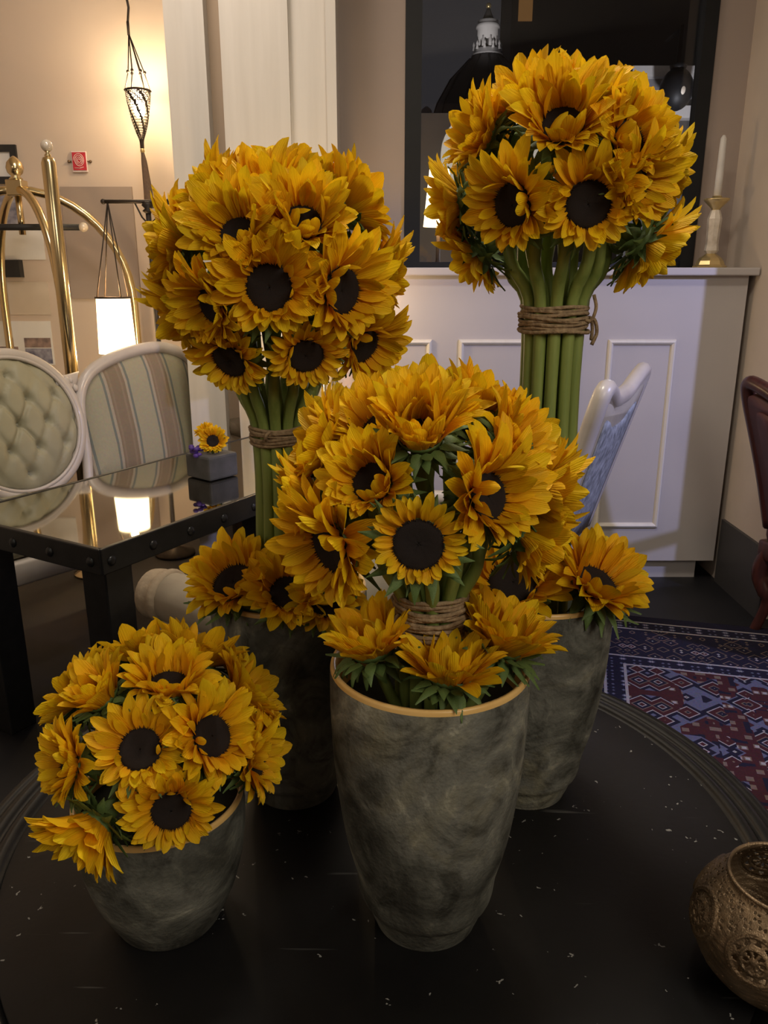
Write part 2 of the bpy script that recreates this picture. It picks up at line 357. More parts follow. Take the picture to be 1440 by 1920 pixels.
def autosmooth(o, ang=40):
    me = o.data; me.polygons.foreach_set('use_smooth', [True]*len(me.polygons)); me.set_sharp_from_angle(angle=math.radians(ang)); return o
def cr_spline(P, per=6, closed=False):
    P = [Vector(p) for p in P]; n = len(P); out = []
    for i in range(n if closed else n-1):
        a = P[(i-1) % n] if closed or i > 0 else P[0]*2-P[1]; b = P[i]; c = P[(i+1) % n]; d = P[(i+2) % n] if closed or i+2 < n else P[-1]*2-P[-2]
        for k in range(per):
            t = k/per
            out.append(0.5*((2*b) + (c-a)*t + (2*a-5*b+4*c-d)*t*t + (3*b-a-3*c+d)*t**3))
    if not closed: out.append(P[-1])
    return out
def struct(name, mb, m, parent=None, smooth=False):
    o = mb.build(name, m, parent, smooth, loc=(0, 0, 0))
    if not parent: o['kind'] = 'structure'
    return o

# ================================================================== THE ROOM
ZT = EYE - 0.745            # round table top
YW = 4.6; YA = 3.75; YD = 3.43; XR = 1.55; H = 3.3
struct('floor', MB().box((-4, -3, -0.06), (3.6, 5, 0)), M['floor'])
struct('ceiling', MB().box((-4, -3, H), (3.6, 5, H+0.06)), M['ceiling'])
struct('wall_left', MB().box((-3.2, -3, 0), (-3.1, YW, H)), M['wall'])
struct('wall_lobby', MB().box((-3.2, YW, 0), (-0.6, YW+0.1, H)), M['wall'])
struct('wall_behind', MB().box((-3.2, -2.7, 0), (3.4, -2.6, H)), M['wall'])
struct('wall_far_right', MB().box((3.3, -2.7, 0), (3.4, 3.1, H)), M['wall'])
# painted taupe recess panel on the lobby wall
a = ony(112, 350, YW-0.02); b = ony(257, 560, YW-0.02)
struct('wall_recess', MB().box((a.x, YW-0.02, b.z), (b.x+0.02, YW, a.z)), M['wall_taupe'])
# white stepped pilaster between the lobby and the window bay
pil = empty('trim_pilaster', (0, 0, 0), kind='structure')
def px(u, y): return (u-720)/F*depth((0, y, 2.2))
MB().box((px(312, 3.62), 3.62, 0), (px(386, 3.62), YW, H)).build('pilaster_strip', M['white_trim'], pil, False)
MB().box((px(386, 3.66), 3.70, 0), (px(418, 3.66), YW, H)).build('pilaster_recess', M['wall_tan'], pil, False)
MB().box((px(414, 3.50), 3.50, 0), (px(541, 3.50), YW, H)).build('pilaster_strip', M['white_trim'], pil, False)
MB().box((px(541, 3.53), 3.53, 0), (px(611, 3.53), YW, H)).build('pilaster_strip', M['white_trim'], pil, False)
MB().box((px(611, 3.50), 3.50, 0), (px(630, 3.50), YW, H)).build('pilaster_strip', M['white_trim'], pil, False)
XP = px(630, 3.5)
# window bay wall with the opening
WX0, WX1, WZ0, WZ1 = 0.09, 1.395, 1.36, 2.85
struct('wall_window', MB().box((XP-0.05, YA, 0), (WX0, YA+0.15, H)).box((WX1, YA, 0), (XR, YA+0.15, H)).box((WX0, YA, WZ1), (WX1, YA+0.15, H)).box((WX0, YA, 0), (WX1, YA+0.15, WZ0)), M['wall_taupe'])
struct('wall_right', MB().box((XR, 3.0, 0), (3.3, YA+0.15, H)), M['cream_wall'])
struct('baseboard_right', MB().box((XR-0.015, 2.99, 0), (XR, YD, 0.30)), M['skirting'])
win = empty('window_1', (0, 0, 0), kind='structure')
fw = 0.07
MB().box((WX0, YA-0.015, WZ0), (WX0+fw, YA+0.08, WZ1)).box((WX1-0.058, YA-0.015, WZ0), (WX1, YA+0.05, WZ1)).box((WX0+fw, YA-0.015, WZ0), (WX1-fw, YA+0.08, WZ0+0.06)).box((WX0+fw, YA-0.015, WZ1-fw), (WX1-fw, YA+0.08, WZ1)).build('window_frame', M['black_frame'], win, False)
MB().box((WX0+fw*0.7, YA+0.03, WZ0+0.02), (WX1-fw*0.7, YA+0.036, WZ1-0.02)).build('pane', M['glass'], win, False)
# panelled dado under the window with its sill
dado = empty('trim_dado', (0, 0, 0), kind='structure')
MB().box((XP, YD, 0.10), (XR-0.03, YA, 1.36)).box((XP, YD+0.05, 0), (XR-0.09, YA, 0.10)).build('panelling', M['dado'], dado, False)
def moulding(x0, x1, z0, z1):
    mb = MB(); prof = [(0, 0), (0.004, -0.012), (0.012, -0.016), (0.020, -0.010), (0.024, 0)]
    V = []; Fc = []
    for (x, z, dx, dz) in ((x0, z0, 1, 1), (x1, z0, -1, 1), (x1, z1, -1, -1), (x0, z1, 1, -1)):
        for (o, d) in prof: V.append((x+dx*o, YD+d, z+dz*o))
    n = len(prof)
    for c in range(4):
        for i in range(n-1): Fc.append((c*n+i, c*n+i+1, ((c+1) % 4)*n+i+1, ((c+1) % 4)*n+i))
    return mb.add(V, Fc).build('panel_moulding', M['white_trim'], dado, False)
moulding(0.955, 1.245, 0.26, 1.10); moulding(0.318, 0.84, 0.26, 1.10); moulding(-0.13, 0.205, 0.26, 1.10)
MB().bbox((XP-0.02, YD-0.045, 1.36), (XR-0.005, YA+0.02, 1.392), 0.006).build('sill', M['dado'], dado, False)

# rug
def rug_mat(hx, hy):
    m, nt, b = new_mat('persian_rug')
    tc = nd(nt, 'ShaderNodeTexCoord'); sep = nd(nt, 'ShaderNodeSeparateXYZ'); lk(nt, tc.outputs['Object'], sep.inputs[0])
    def mth(op, a, bb=None, cc=None):
        n = nd(nt, 'ShaderNodeMath', operation=op)
        for i, q in enumerate((a, bb, cc)):
            if q is None: continue
            if isinstance(q, (int, float)): n.inputs[i].default_value = q
            else: lk(nt, q, n.inputs[i])
        return n.outputs[0]
    X, Y = sep.outputs['X'], sep.outputs['Y']
    navy = (0.020, 0.018, 0.036); wine = (0.070, 0.022, 0.026); pale = (0.40, 0.36, 0.38); tan = (0.20, 0.14, 0.115); blue = (0.13, 0.13, 0.21)
    def motif(sx, sy, scale, stops, metric='MANHATTAN', dist=0.9):
        px_ = mth('PINGPONG', X, sx); py_ = mth('PINGPONG', Y, sy)
        cb = nd(nt, 'ShaderNodeCombineXYZ'); lk(nt, px_, cb.inputs[0]); lk(nt, py_, cb.inputs[1])
        v = nd(nt, 'ShaderNodeTexVoronoi', i_Scale=scale, distance=metric, i_Randomness=dist); lk(nt, cb.outputs[0], v.inputs['Vector'])
        return ramp(nt, v.outputs['Distance'], stops, 'CONSTANT'), v
    f1, v1 = motif(0.36, 0.30, 10.5, [(0, pale), (0.10, wine), (0.22, pale), (0.27, navy), (0.42, tan), (0.47, wine), (0.70, pale), (0.76, navy), (0.95, blue)])
    f2, v2 = motif(0.18, 0.15, 25, [(0, pale), (0.16, tan), (0.26, wine), (0.60, navy), (0.85, wine)], 'CHEBYCHEV')
    sel = nd(nt, 'ShaderNodeSeparateColor'); lk(nt, v1.outputs['Color'], sel.inputs[0])
    g = mth('GREATER_THAN', sel.outputs['Red'], 0.52)
    field = nd(nt, 'ShaderNodeMix', data_type='RGBA'); lk(nt, g, field.inputs['Factor']); lk(nt, f1, field.inputs['A']); lk(nt, f2, field.inputs['B'])
    f3, v3 = motif(0.13, 0.13, 17, [(0, pale), (0.15, wine), (0.30, pale), (0.38, navy), (0.72, tan), (0.80, navy)], 'MANHATTAN', 0.7)
    f4, v4 = motif(0.05, 0.05, 30, [(0, pale), (0.28, blue), (0.45, navy)], 'MANHATTAN', 0.3)
    d = mth('MINIMUM', mth('SUBTRACT', hx, mth('ABSOLUTE', X)), mth('SUBTRACT', hy, mth('ABSOLUTE', Y)))
    cur = field.outputs['Result']
    def over(cur, lim, col):
        k = mth('LESS_THAN', d, lim); mx = nd(nt, 'ShaderNodeMix', data_type='RGBA'); lk(nt, k, mx.inputs['Factor']); lk(nt, cur, mx.inputs['A'])
        if isinstance(col, tuple): mx.inputs['B'].default_value = (*col, 1)
        else: lk(nt, col, mx.inputs['B'])
        return mx.outputs['Result']
    for lim, col in ((0.46, pale), (0.45, f4), (0.39, pale), (0.38, f3), (0.14, pale), (0.13, f4), (0.07, pale), (0.06, navy)): cur = over(cur, lim, col)
    n = nd(nt, 'ShaderNodeTexNoise', i_Scale=130, i_Detail=3); lk(nt, tc.outputs['Object'], n.inputs['Vector'])
    mul = nd(nt, 'ShaderNodeMix', data_type='RGBA', blend_type='MULTIPLY'); mul.inputs['Factor'].default_value = 0.6
    lk(nt, cur, mul.inputs['A']); lk(nt, n.outputs['Color'], mul.inputs['B']); lk(nt, mul.outputs['Result'], b.inputs['Base Color'])
    b.inputs['Roughness'].default_value = 0.95; b.inputs['Specular IOR Level'].default_value = 0.1
    bp = nd(nt, 'ShaderNodeBump', i_Strength=0.4, i_Distance=0.004); lk(nt, n.outputs['Fac'], bp.inputs['Height']); lk(nt, bp.outputs[0], b.inputs['Normal'])
    return m
rz = math.radians(-14); hx, hy = 1.25, 0.95
rc = Vector((0.83, 3.06, 0)) + Vector((math.cos(rz), math.sin(rz), 0))*0.95 - Vector((-math.sin(rz), math.cos(rz), 0))*hy
rug = MB().bbox((-hx, -hy, 0.0), (hx, hy, 0.012), 0.004).build('rug', rug_mat(hx, hy), None, False, loc=rc); rug.rotation_euler.z = rz
setp(rug, 'patterned wine, navy and pale oriental rug on the dark floor', 'rug')

# ================================================================== ROUND TABLE
TC = Vector((-0.005, 0.955, 0))
rt = empty('round_table', TC, 0, 'round black lacquered table with grooved rim carrying the sunflower pots', 'table')
MB().lathe([(0.02, ZT-0.03), (0.500, ZT-0.03), (0.500, ZT-0.001), (0.499, ZT), (0.3, ZT), (0.15, ZT), (0.004, ZT)], 128).build('table_top', M['table'], rt)
prof = [(0.46, ZT-0.045), (0.555, ZT-0.045), (0.572, ZT-0.035), (0.578, ZT-0.022), (0.574, ZT-0.010), (0.566, ZT-0.005), (0.560, ZT-0.007), (0.556, ZT-0.010),
        (0.551, ZT-0.004), (0.545, ZT+0.002), (0.538, ZT+0.003), (0.532, ZT-0.001), (0.529, ZT-0.005), (0.525, ZT-0.001), (0.520, ZT+0.004), (0.513, ZT+0.004), (0.508, ZT), (0.505, ZT-0.004), (0.4995, ZT-0.004), (0.4995, ZT-0.02)]
MB().lathe(prof, 160, caps=False).build('rim_moulding', M['table_rim'], rt)
MB().lathe([(0.46, ZT-0.10), (0.47, ZT-0.10), (0.47, ZT-0.03), (0.46, ZT-0.03)], 64, caps=False).build('apron', M['table_rim'], rt)
MB().lathe([(0.05, 0.08), (0.10, 0.10), (0.12, 0.16), (0.07, 0.24), (0.05, 0.36), (0.075, 0.44), (0.06, 0.50), (0.16, ZT-0.04), (0.16, ZT-0.03)], 32).build('pedestal', M['table_rim'], rt)
for k in range(3):
    a = PI/2 + k*2*PI/3; d = Vector((math.cos(a), math.sin(a), 0))
    MB().tube(cr_spline([d*0.06+Vector((0, 0, 0.16)), d*0.20+Vector((0, 0, 0.13)), d*0.30+Vector((0, 0, 0.05)), d*0.37+Vector((0, 0, 0.02))], 5), [0.035]*8+[0.03]*4+[0.022]*4, 10).build('foot', M['table_rim'], rt)

# ================================================================== POTS
def pot(x, y, R, Hh, base, name, label, prof=None, soil=0.048):
    t = empty(name, (x, y, ZT), random.uniform(0, 6), label, 'pot')
    P = prof or [(0, base), (0.012, base*1.02), (0.05, base*1.10), (0.09, base*1.17), (0.13, base*1.30), (0.22, 0.76), (0.35, 0.855), (0.5, 0.925), (0.65, 0.972), (0.8, 0.995), (0.92, 1.0), (1.0, 0.995)]
    out = [(r*R, h*Hh) for h, r in P]
    # subdivide the profile smoothly
    sp = [(v.x, v.y) for v in cr_spline([Vector((p[0], p[1], 0)) for p in out], 4)]
    inner = [(R*0.955, Hh-0.006), (R*0.945, Hh*0.85), (R*0.90, Hh*0.62), (R*0.02, Hh*0.60)]
    MB().lathe([(0.004, 0.0015), (out[0][0]*0.97, 0.0)] + sp[:-1] + [(R*0.993, Hh-0.0035)] , 72, caps=False).build('body', M['pot'], t)
    MB().lathe([(R*0.994, Hh-0.004), (R*0.990, Hh-0.0005), (R*0.980, Hh+0.002), (R*0.945, Hh+0.0015), (R*0.932, Hh-0.005), (R*0.925, Hh*0.90), (R*0.88, Hh*0.62)], 72, caps=False).build('rim', M['pot_rim'], t)
    MB().lathe([(R*0.01, Hh-soil), (R*0.5, Hh-soil+0.004), (R*0.926, Hh-soil)], 40, caps=False).build('floral_foam', M['soil'], t)
    return t
PF = Vector((0.0505, 0.79, ZT)); HF = 0.339; RP = 0.1106
PL = Vector((-0.135, 1.043, ZT)); PR = Vector((0.213, 1.043, ZT)); HB = 0.328
PB = Vector((-0.262, 0.788, ZT)); HBowl = 0.172; RB = 0.098
pot(PF.x, PF.y, RP, HF, 0.555, 'flower_pot', 'tall mottled grey pot whose ochre rim shows, holding the shortest tied bouquet')
pot(PL.x, PL.y, RP, HB, 0.555, 'flower_pot', 'tall dark grey pot under the tied bouquet beside the white pilaster')
pot(PR.x, PR.y, RP, HB, 0.555, 'flower_pot', 'tall mottled grey pot under the tied bouquet before the window')
pot(PB.x, PB.y, RB, HBowl, 0.62, 'bowl_pot', 'short rounded grey pot filled with a loose posy of sunflowers',
    prof=[(0, 0.60), (0.02, 0.63), (0.08, 0.68), (0.18, 0.76), (0.32, 0.855), (0.5, 0.935), (0.7, 0.985), (0.88, 1.0), (1.0, 0.99)], soil=0.02)

# ================================================================== SUNFLOWERS
def petal_mesh(bend, width, cup, seed):
    R = random.Random(seed); xs = [0, 0.16, 0.36, 0.57, 0.78, 0.92, 1.0]; hw = [0.075, 0.12, 0.165, 0.178, 0.145, 0.080, 0.008]
    ys = [-1, -0.5, 0, 0.5, 1]; V = []; Fc = []; ang = 0; px_ = 0; pz_ = 0; last = 0; side = R.uniform(-0.05, 0.05)
    for i, x in enumerate(xs):
        ds = x-last; last = x; ang = bend*(x**1.3); px_ += ds*math.cos(ang); pz_ += ds*math.sin(ang)
        for j, y in enumerate(ys):
            w = hw[i]*width
            z = (y*y)*cup*w + (0.05*w if j in (1, 3) else 0) + R.uniform(-0.008, 0.008)
            V.append((px_ - z*math.sin(ang), y*w + side*x*x + R.uniform(-0.006, 0.006), pz_ + z*math.cos(ang)))
    for i in range(len(xs)-1):
        for j in range(4): Fc.append((i*5+j, (i+1)*5+j, (i+1)*5+j+1, i*5+j+1))
    return mesh('petal', V, Fc, M['petal'])
PETALS_OUT = [petal_mesh(b_, w_, c_, i) for i, (b_, w_, c_) in enumerate([(-0.4, 1.1, 0.5), (-0.2, 1.2, 0.35), (-0.55, 1.0, 0.6), (-0.1, 1.15, 0.45), (0.15, 1.1, 0.5), (-0.7, 1.1, 0.4)])]
PETALS_IN = [petal_mesh(b_, w_, c_, 20+i) for i, (b_, w_, c_) in enumerate([(0.25, 1.1, 0.5), (0.45, 1.15, 0.4), (0.05, 1.2, 0.6), (0.7, 1.05, 0.5), (-0.2, 1.0, 0.6)])]
def disc_mesh(seed):
    R = random.Random(seed); mb = MB(); V = []; Fc = []; rings = [0.04, 0.16, 0.30, 0.44, 0.58, 0.70, 0.82, 0.92, 1.0, 1.03, 0.98]; n = 30
    hz = [0.06, 0.07, 0.10, 0.14, 0.18, 0.20, 0.19, 0.15, 0.06, -0.06, -0.16]
    for j, r in enumerate(rings):
        for i in range(n):
            a = 2*PI*(i+0.5*(j % 2))/n; V.append((r*math.cos(a), r*math.sin(a), hz[j] + (R.uniform(-0.022, 0.022) if 0 < j < 8 else 0)))
    for j in range(len(rings)-1):
        for i in range(n): Fc.append((j*n+i, j*n+(i+1) % n, (j+1)*n+(i+1) % n, (j+1)*n+i))
    Fc.append(tuple(range(n))); mb.add(V, [tuple(reversed(f)) for f in Fc])
    for i in range(64):                      # bristly florets around the edge
        a = 2*PI*i/64 + R.uniform(-0.03, 0.03); r0 = R.uniform(0.90, 1.0); l = R.uniform(0.10, 0.2); d = Vector((math.cos(a), math.sin(a), 0)); t = Vector((-d.y, d.x, 0))*0.035
        p = d*r0 + Vector((0, 0, 0.08)); q = d*(r0+l*0.7) + Vector((0, 0, 0.10+l*0.9))
        mb.add([p-t, p+t, p-d*0.05+Vector((0, 0, 0.05)), q], [(0, 1, 3), (1, 2, 3), (2, 0, 3)])
    return mesh('disc', mb.v, mb.f, M['disc'])
DISCS = [disc_mesh(i) for i in range(3)]
def bract_mesh(seed):
    R = random.Random(seed); V = []; Fc = []
    for row, (n, r0, z0, el, L) in enumerate([(15, 1.0, -0.20, 15, 1.05), (14, 0.92, -0.42, -12, 1.15), (10, 0.70, -0.62, -38, 1.0)]):
        for i in range(n):
            a = 2*PI*(i+0.5*row)/n + R.uniform(-0.1, 0.1); e = math.radians(el + R.uniform(-16, 16)); l = L*R.uniform(0.75, 1.2); cv = R.uniform(-0.9, 0.5); tw = R.uniform(-0.25, 0.25)
            rad = Vector((math.cos(a), math.sin(a), 0)); tan = Vector((-rad.y, rad.x, 0)); k = len(V); p = rad*r0*0.9 + Vector((0, 0, z0))
            for q, (x, w) in enumerate([(0, 0.20), (0.3, 0.22), (0.62, 0.13), (1.0, 0.008)]):
                ee = e + cv*x; d = rad*math.cos(ee) + Vector((0, 0, math.sin(ee)))
                nrm = d.cross(tan)
                c = p + d*(x*l) + tan*(tw*x*x*l)
                V += [c - tan*w + nrm*(-0.05), c + nrm*0.03, c + tan*w + nrm*(-0.05)]
            for q in range(3):
                for s in range(2): Fc.append((k+q*3+s, k+q*3+s+1, k+(q+1)*3+s+1, k+(q+1)*3+s))
    return mesh('bracts', V, Fc, M['sepal'])
BRACTS = [bract_mesh(40+i) for i in range(4)]
RECEPT = mesh('receptacle', *(lambda mb: (mb.v, mb.f))(MB().lathe([(0.22, -0.95), (0.45, -0.80), (0.75, -0.55), (0.97, -0.28), (1.02, -0.05), (0.98, 0.02)], 20)), M['sepal'])
FL_R = random.Random(99)

def rot_to(n, roll):
    z = n.normalized(); x = Vector((0, 0, 1)).cross(z)
    x = x.normalized() if x.length > 1e-4 else Vector((1, 0, 0)); y = z.cross(x)
    Rm = Matrix((x, y, z)).transposed().to_4x4()
    return Rm @ Matrix.Rotation(roll, 4, 'Z')

def sunflower(label, group, P, n, dr, pl, elev, stem_pts, rr=0.0075, lean=None):
    """P disc centre, n facing, dr disc radius, pl petal length (m), elev petal angle above the disc plane (deg)."""
    n = n.normalized(); R = FL_R
    base = Vector(stem_pts[-1]); t = empty('sunflower', base, 0, label, 'sunflower', group)
    Hm = Matrix.Translation(P-base) @ rot_to(n, R.uniform(0, 6.28))
    d = link('disc', R.choice(DISCS), t, Hm @ Matrix.Diagonal((dr, dr, dr*0.9, 1)))
    link('receptacle', RECEPT, t, Hm @ Matrix.Diagonal((dr*1.03, dr*1.03, dr*0.75, 1)))
    br = link('bracts', R.choice(BRACTS), t, Hm @ Matrix.Rotation(R.uniform(0, 6), 4, 'Z') @ Matrix.Diagonal((dr*1.2, dr*1.2, dr*0.95, 1))); br['kind'] = 'stuff'
    for row, (cnt, de, lf, rf, z0, kinds) in enumerate([(22, -13, 1.0, 1.0, -0.16, PETALS_OUT), (21, 2, 0.97, 1.0, -0.06, PETALS_OUT), (13, 13, 0.78, 1.0, 0.02, PETALS_IN)]):
        ph0 = R.uniform(0, 6.28)
        for i in range(cnt):
            ph = ph0 + 2*PI*(i + R.uniform(-0.22, 0.22))/cnt
            e = elev + de + R.gauss(0, 7)
            if row == 2 and R.random() < 0.10: e += R.uniform(15, 35)
            l = pl*lf*R.uniform(0.82, 1.10)
            rz_ = (Hm.to_3x3() @ Vector((math.cos(ph), math.sin(ph), 0))).z; dn = max(0, -rz_); upw = max(0, rz_)
            w = l*R.uniform(0.88, 1.12); l *= 1 - 0.36*dn + 0.06*upw; w *= 1 - 0.16*dn; e += 15*dn + 6*upw
            if elev < 55: e = min(e, 66)
            mt = Hm @ Matrix.Rotation(ph, 4, 'Z') @ Matrix.Translation((dr*rf*0.96, 0, dr*z0)) @ Matrix.Rotation(-math.radians(e), 4, 'Y') @ Matrix.Rotation(R.gauss(0, 0.16), 4, 'X') @ Matrix.Rotation(R.gauss(0, 0.10), 4, 'Z') @ Matrix.Diagonal((l, w, l, 1))
            link('petal', R.choice(kinds), t, mt)
    sp = cr_spline([Vector(p)-base for p in stem_pts], 5)
    N = len(sp); MB().tube(sp, [rr*(0.92+0.16*i/N + 0.05*math.sin(i*1.7)) for i in range(N)], 8).build('stem', M['stem'], t)
    return t

def bouquet(C, Rs, neck, neck_r, bottom_z, flowers, group, where, stem_r, extra_dirs=()):
    n_fl = len(flowers); items = []
    for f in flowers:
        desc, mode, a, b, dpx, ppx, el = f[:7]; tiltn = f[7] if len(f) > 7 else None; push = f[8] if len(f) > 8 else 0
        if mode == 'p':
            r = ray(a, b).normalized(); o = Vector((0, 0, EYE)) - C; bb = o.dot(r); cc = o.dot(o) - Rs*Rs; disc = bb*bb-cc
            if disc > 0: P = Vector((0, 0, EYE)) + r*(-bb-math.sqrt(disc))
            else:
                q = Vector((0, 0, EYE)) + r*(-bb) - C; P = C + q.normalized()*max(Rs, min(q.length, Rs*1.18))
        else:
            az, e = math.radians(a), math.radians(b); P = C + Vector((math.sin(az)*math.cos(e), -math.cos(az)*math.cos(e), math.sin(e)))*Rs*(0.93-0.17*max(0, min(1, (b-25)/40)))
        nrm = (P-C).normalized()
        P = P + nrm*push
        if tiltn: nrm = (nrm + Vector(tiltn)).normalized()
        items.append((desc, P, nrm, dpx, ppx, el))
    # slots of the stems in the bundle, given by bearing so that they do not cross
    slots = []
    n_out = max(6, int(n_fl*0.75))
    for i in range(n_fl):
        if i < n_out: ang = 2*PI*i/n_out; rad = neck_r - stem_r
        else: ang = 2*PI*(i-n_out)/max(1, n_fl-n_out)+0.3; rad = (neck_r-stem_r)*0.42
        slots.append(Vector((math.cos(ang)*rad, math.sin(ang)*rad, 0)))
    free = list(range(n_fl))
    order = sorted(range(n_fl), key=lambda i: items[i][2].z)
    for i in order:
        desc, P, nrm, dpx, ppx, el = items[i]
        h = Vector((nrm.x, nrm.y, 0))
        s = max(free, key=lambda k: slots[k].dot(h)); free.remove(s); so = slots[s]
        dd = depth(P); dr = dpx*dd/F; pl = ppx*dd/F
        back = P - nrm*dr*0.72
        kn = back - nrm*0.035 + Vector((0, 0, -0.006))
        nk = neck + so; hgt = kn.z - nk.z
        mid = nk + so*0.55 + Vector((0, 0, max(0.03, min(0.07, hgt*0.55)))) + (Vector((kn.x, kn.y, 0))-Vector((nk.x, nk.y, 0)))*0.25
        bt = Vector((neck.x + so.x*1.08, neck.y+so.y*1.08, bottom_z)); m2 = nk.lerp(bt, 0.5)
        pts = [back, kn, mid, nk, m2, bt]
        sunflower(desc + ' ' + where, group, P, nrm, dr, pl, el, pts, stem_r)
    return items

# --- tied bouquet before the window
C_R = ony(1058, 338, 1.045); NR = Vector((0.2185, 1.045, 1.300))
bouquet(C_R, 0.122, NR, 0.041, ZT+0.20, [
    ('sunflower with round dark disc facing straight out', 'p', 1101, 381, 43, 74, 36, (0, 0, 0.1), 0.004),
    ('sunflower with petals curling over its dark disc', 'p', 965, 383, 40, 80, 38, (-0.15, 0, 0.1), 0.004),
    ('half-cupped sunflower opening upward over two discs', 'p', 1054, 235, 40, 96, 60, (0, -0.1, 0.25)),
    ('sunflower turned up and towards the pilaster', 'p', 904, 262, 34, 76, 54, (-0.2, 0, 0.2)),
    ('topmost sunflower seen edge-on', 'd', 20, 64, 38, 84, 54),
    ('sunflower tilted back beside the topmost one', 'd', -62, 52, 36, 88, 54),
    ('sunflower leaning up towards the candle', 'p', 1178, 262, 36, 78, 48, (0.1, 0, 0.1)),
    ('bright sunflower turned to the candle, green back showing', 'd', 100, 4, 34, 72, 40, None, 0.006),
    ('drooping sunflower with its dark green calyx turned out', 'p', 1205, 462, 38, 84, 30, (0.30, 0.20, -0.15)),
    ('sunflower facing the pilaster at mid height', 'p', 860, 385, 34, 72, 46, (-0.4, 0.2, 0)),
    ('drooping sunflower with ragged calyx facing the pilaster', 'p', 895, 478, 34, 68, 32, (-0.35, 0.25, -0.25)),
    ('sunflower squeezed above the drooping one', 'p', 1190, 345, 34, 80, 44, (0.2, 0, 0.05)),
    ('sunflower at the back facing the glass', 'd', 165, 45, 36, 86, 50),
    ('sunflower low at the back facing the glass', 'd', -145, 10, 36, 76, 42),
    ('sunflower at the back between candle and topmost one', 'd', 118, 40, 34, 72, 46),
    ], 'sunflowers in the bouquet before the window', 'in the bouquet before the window', 0.0080)
# --- tied bouquet beside the pilaster
C_L = ony(527, 512, 1.045); NL = Vector((-0.141, 1.045, 1.150))
bouquet(C_L, 0.134, NL, 0.036, ZT+0.20, [
    ('sunflower with the largest dark disc facing straight out', 'p', 506, 538, 44, 84, 42, (0, 0, 0.12), 0.004),
    ('neat small-petalled sunflower low above the twine', 'p', 439, 661, 35, 56, 32, (0, -0.1, 0.25), 0.012),
    ('ragged small-petalled sunflower low above the twine', 'p', 569, 653, 34, 52, 34, (0, -0.1, 0.25), 0.012),
    ('sunflower with loose petals across its disc', 'p', 640, 545, 44, 88, 42, (0.25, 0, 0.05)),
    ('low sunflower facing the next bouquet', 'p', 690, 655, 34, 74, 40, (0.1, -0.8, 0.2), -0.008),
    ('sunflower with half-hidden disc towards the brass cart', 'p', 398, 572, 34, 80, 42, (-0.2, 0, 0)),
    ('sunflower tipped up towards the hanging lamp', 'p', 446, 441, 36, 92, 56, (0, 0, 0.15)),
    ('half-cupped sunflower tipped upward', 'p', 570, 417, 36, 90, 56, (0, -0.05, 0.2)),
    ('topmost sunflower seen edge-on', 'd', -12, 60, 40, 86, 56),
    ('bright sunflower leaning back with green calyx showing', 'd', 108, 40, 38, 90, 52),
    ('sunflower facing the brass cart at mid height', 'd', -76, 12, 38, 88, 50),
    ('lower sunflower facing the brass cart with dark green back', 'd', -80, -24, 36, 84, 48),
    ('sunflower facing the window with its green back showing', 'd', 96, -2, 36, 78, 46),
    ('sunflower at the back facing the pilaster', 'd', 170, 35, 36, 84, 48),
    ('sunflower up between the topmost one and the cart', 'd', -75, 46, 36, 88, 54),
    ('sunflower behind the topmost one', 'd', 150, 66, 36, 88, 50),
    ], 'sunflowers in the bouquet beside the pilaster', 'in the bouquet beside the pilaster', 0.0074)
# --- short tied bouquet over the ochre-rimmed pot
C_F = ony(798, 925, 0.79); NF = Vector((0.0505, 0.79, 1.012))
bouquet(C_F, 0.122, NF, 0.037, ZT+0.22, [
    ('round sunflower with small petals ringing a black disc', 'p', 787, 1004, 48, 52, 26, (0, -0.1, 0.2), 0.022),
    ('large sunflower with a broad petal over its disc', 'p', 632, 1017, 50, 106, 34, (-0.12, -0.1, 0.08), 0.008),
    ('orange-yellow sunflower with long petals and disc half covered', 'p', 914, 930, 46, 106, 44, (0.32, 0, 0.1)),
    ('sunflower with small disc tucked behind the black-disced one', 'p', 698, 905, 40, 86, 58, (0, 0, 0.2)),
    ('cup-shaped half-closed sunflower standing upright', 'p', 788, 815, 42, 104, 74, (0, 0, 0.6)),
    ('topmost sunflower seen edge-on', 'd', 5, 68, 40, 86, 52),
    ('upright sunflower with dark green bracts below it', 'd', 100, 58, 38, 84, 64),
    ('sunflower leaning up towards the white chair', 'd', 60, 34, 40, 96, 52),
    ('sunflower facing the white chair with dense yellow petals', 'd', 76, 2, 42, 104, 52),
    ('sunflower tipped up towards the brass cart', 'd', -46, 50, 40, 90, 54),
    ('sunflower facing the glass table with green back', 'd', -78, 28, 40, 92, 52),
    ('low sunflower facing the glass table', 'd', -78, -4, 40, 92, 50),
    ('low sunflower facing the white chair with dark leaves below', 'd', 66, -18, 40, 96, 52),
    ('sunflower at the back facing the window', 'd', 175, 35, 40, 88, 48),
    ('sunflower low at the back facing the pilaster', 'd', -140, 14, 40, 96, 44),
    ('sunflower low at the back facing the panelling', 'd', 130, 8, 40, 98, 46),
    ], 'sunflowers in the short bouquet', 'in the short bouquet', 0.0072)

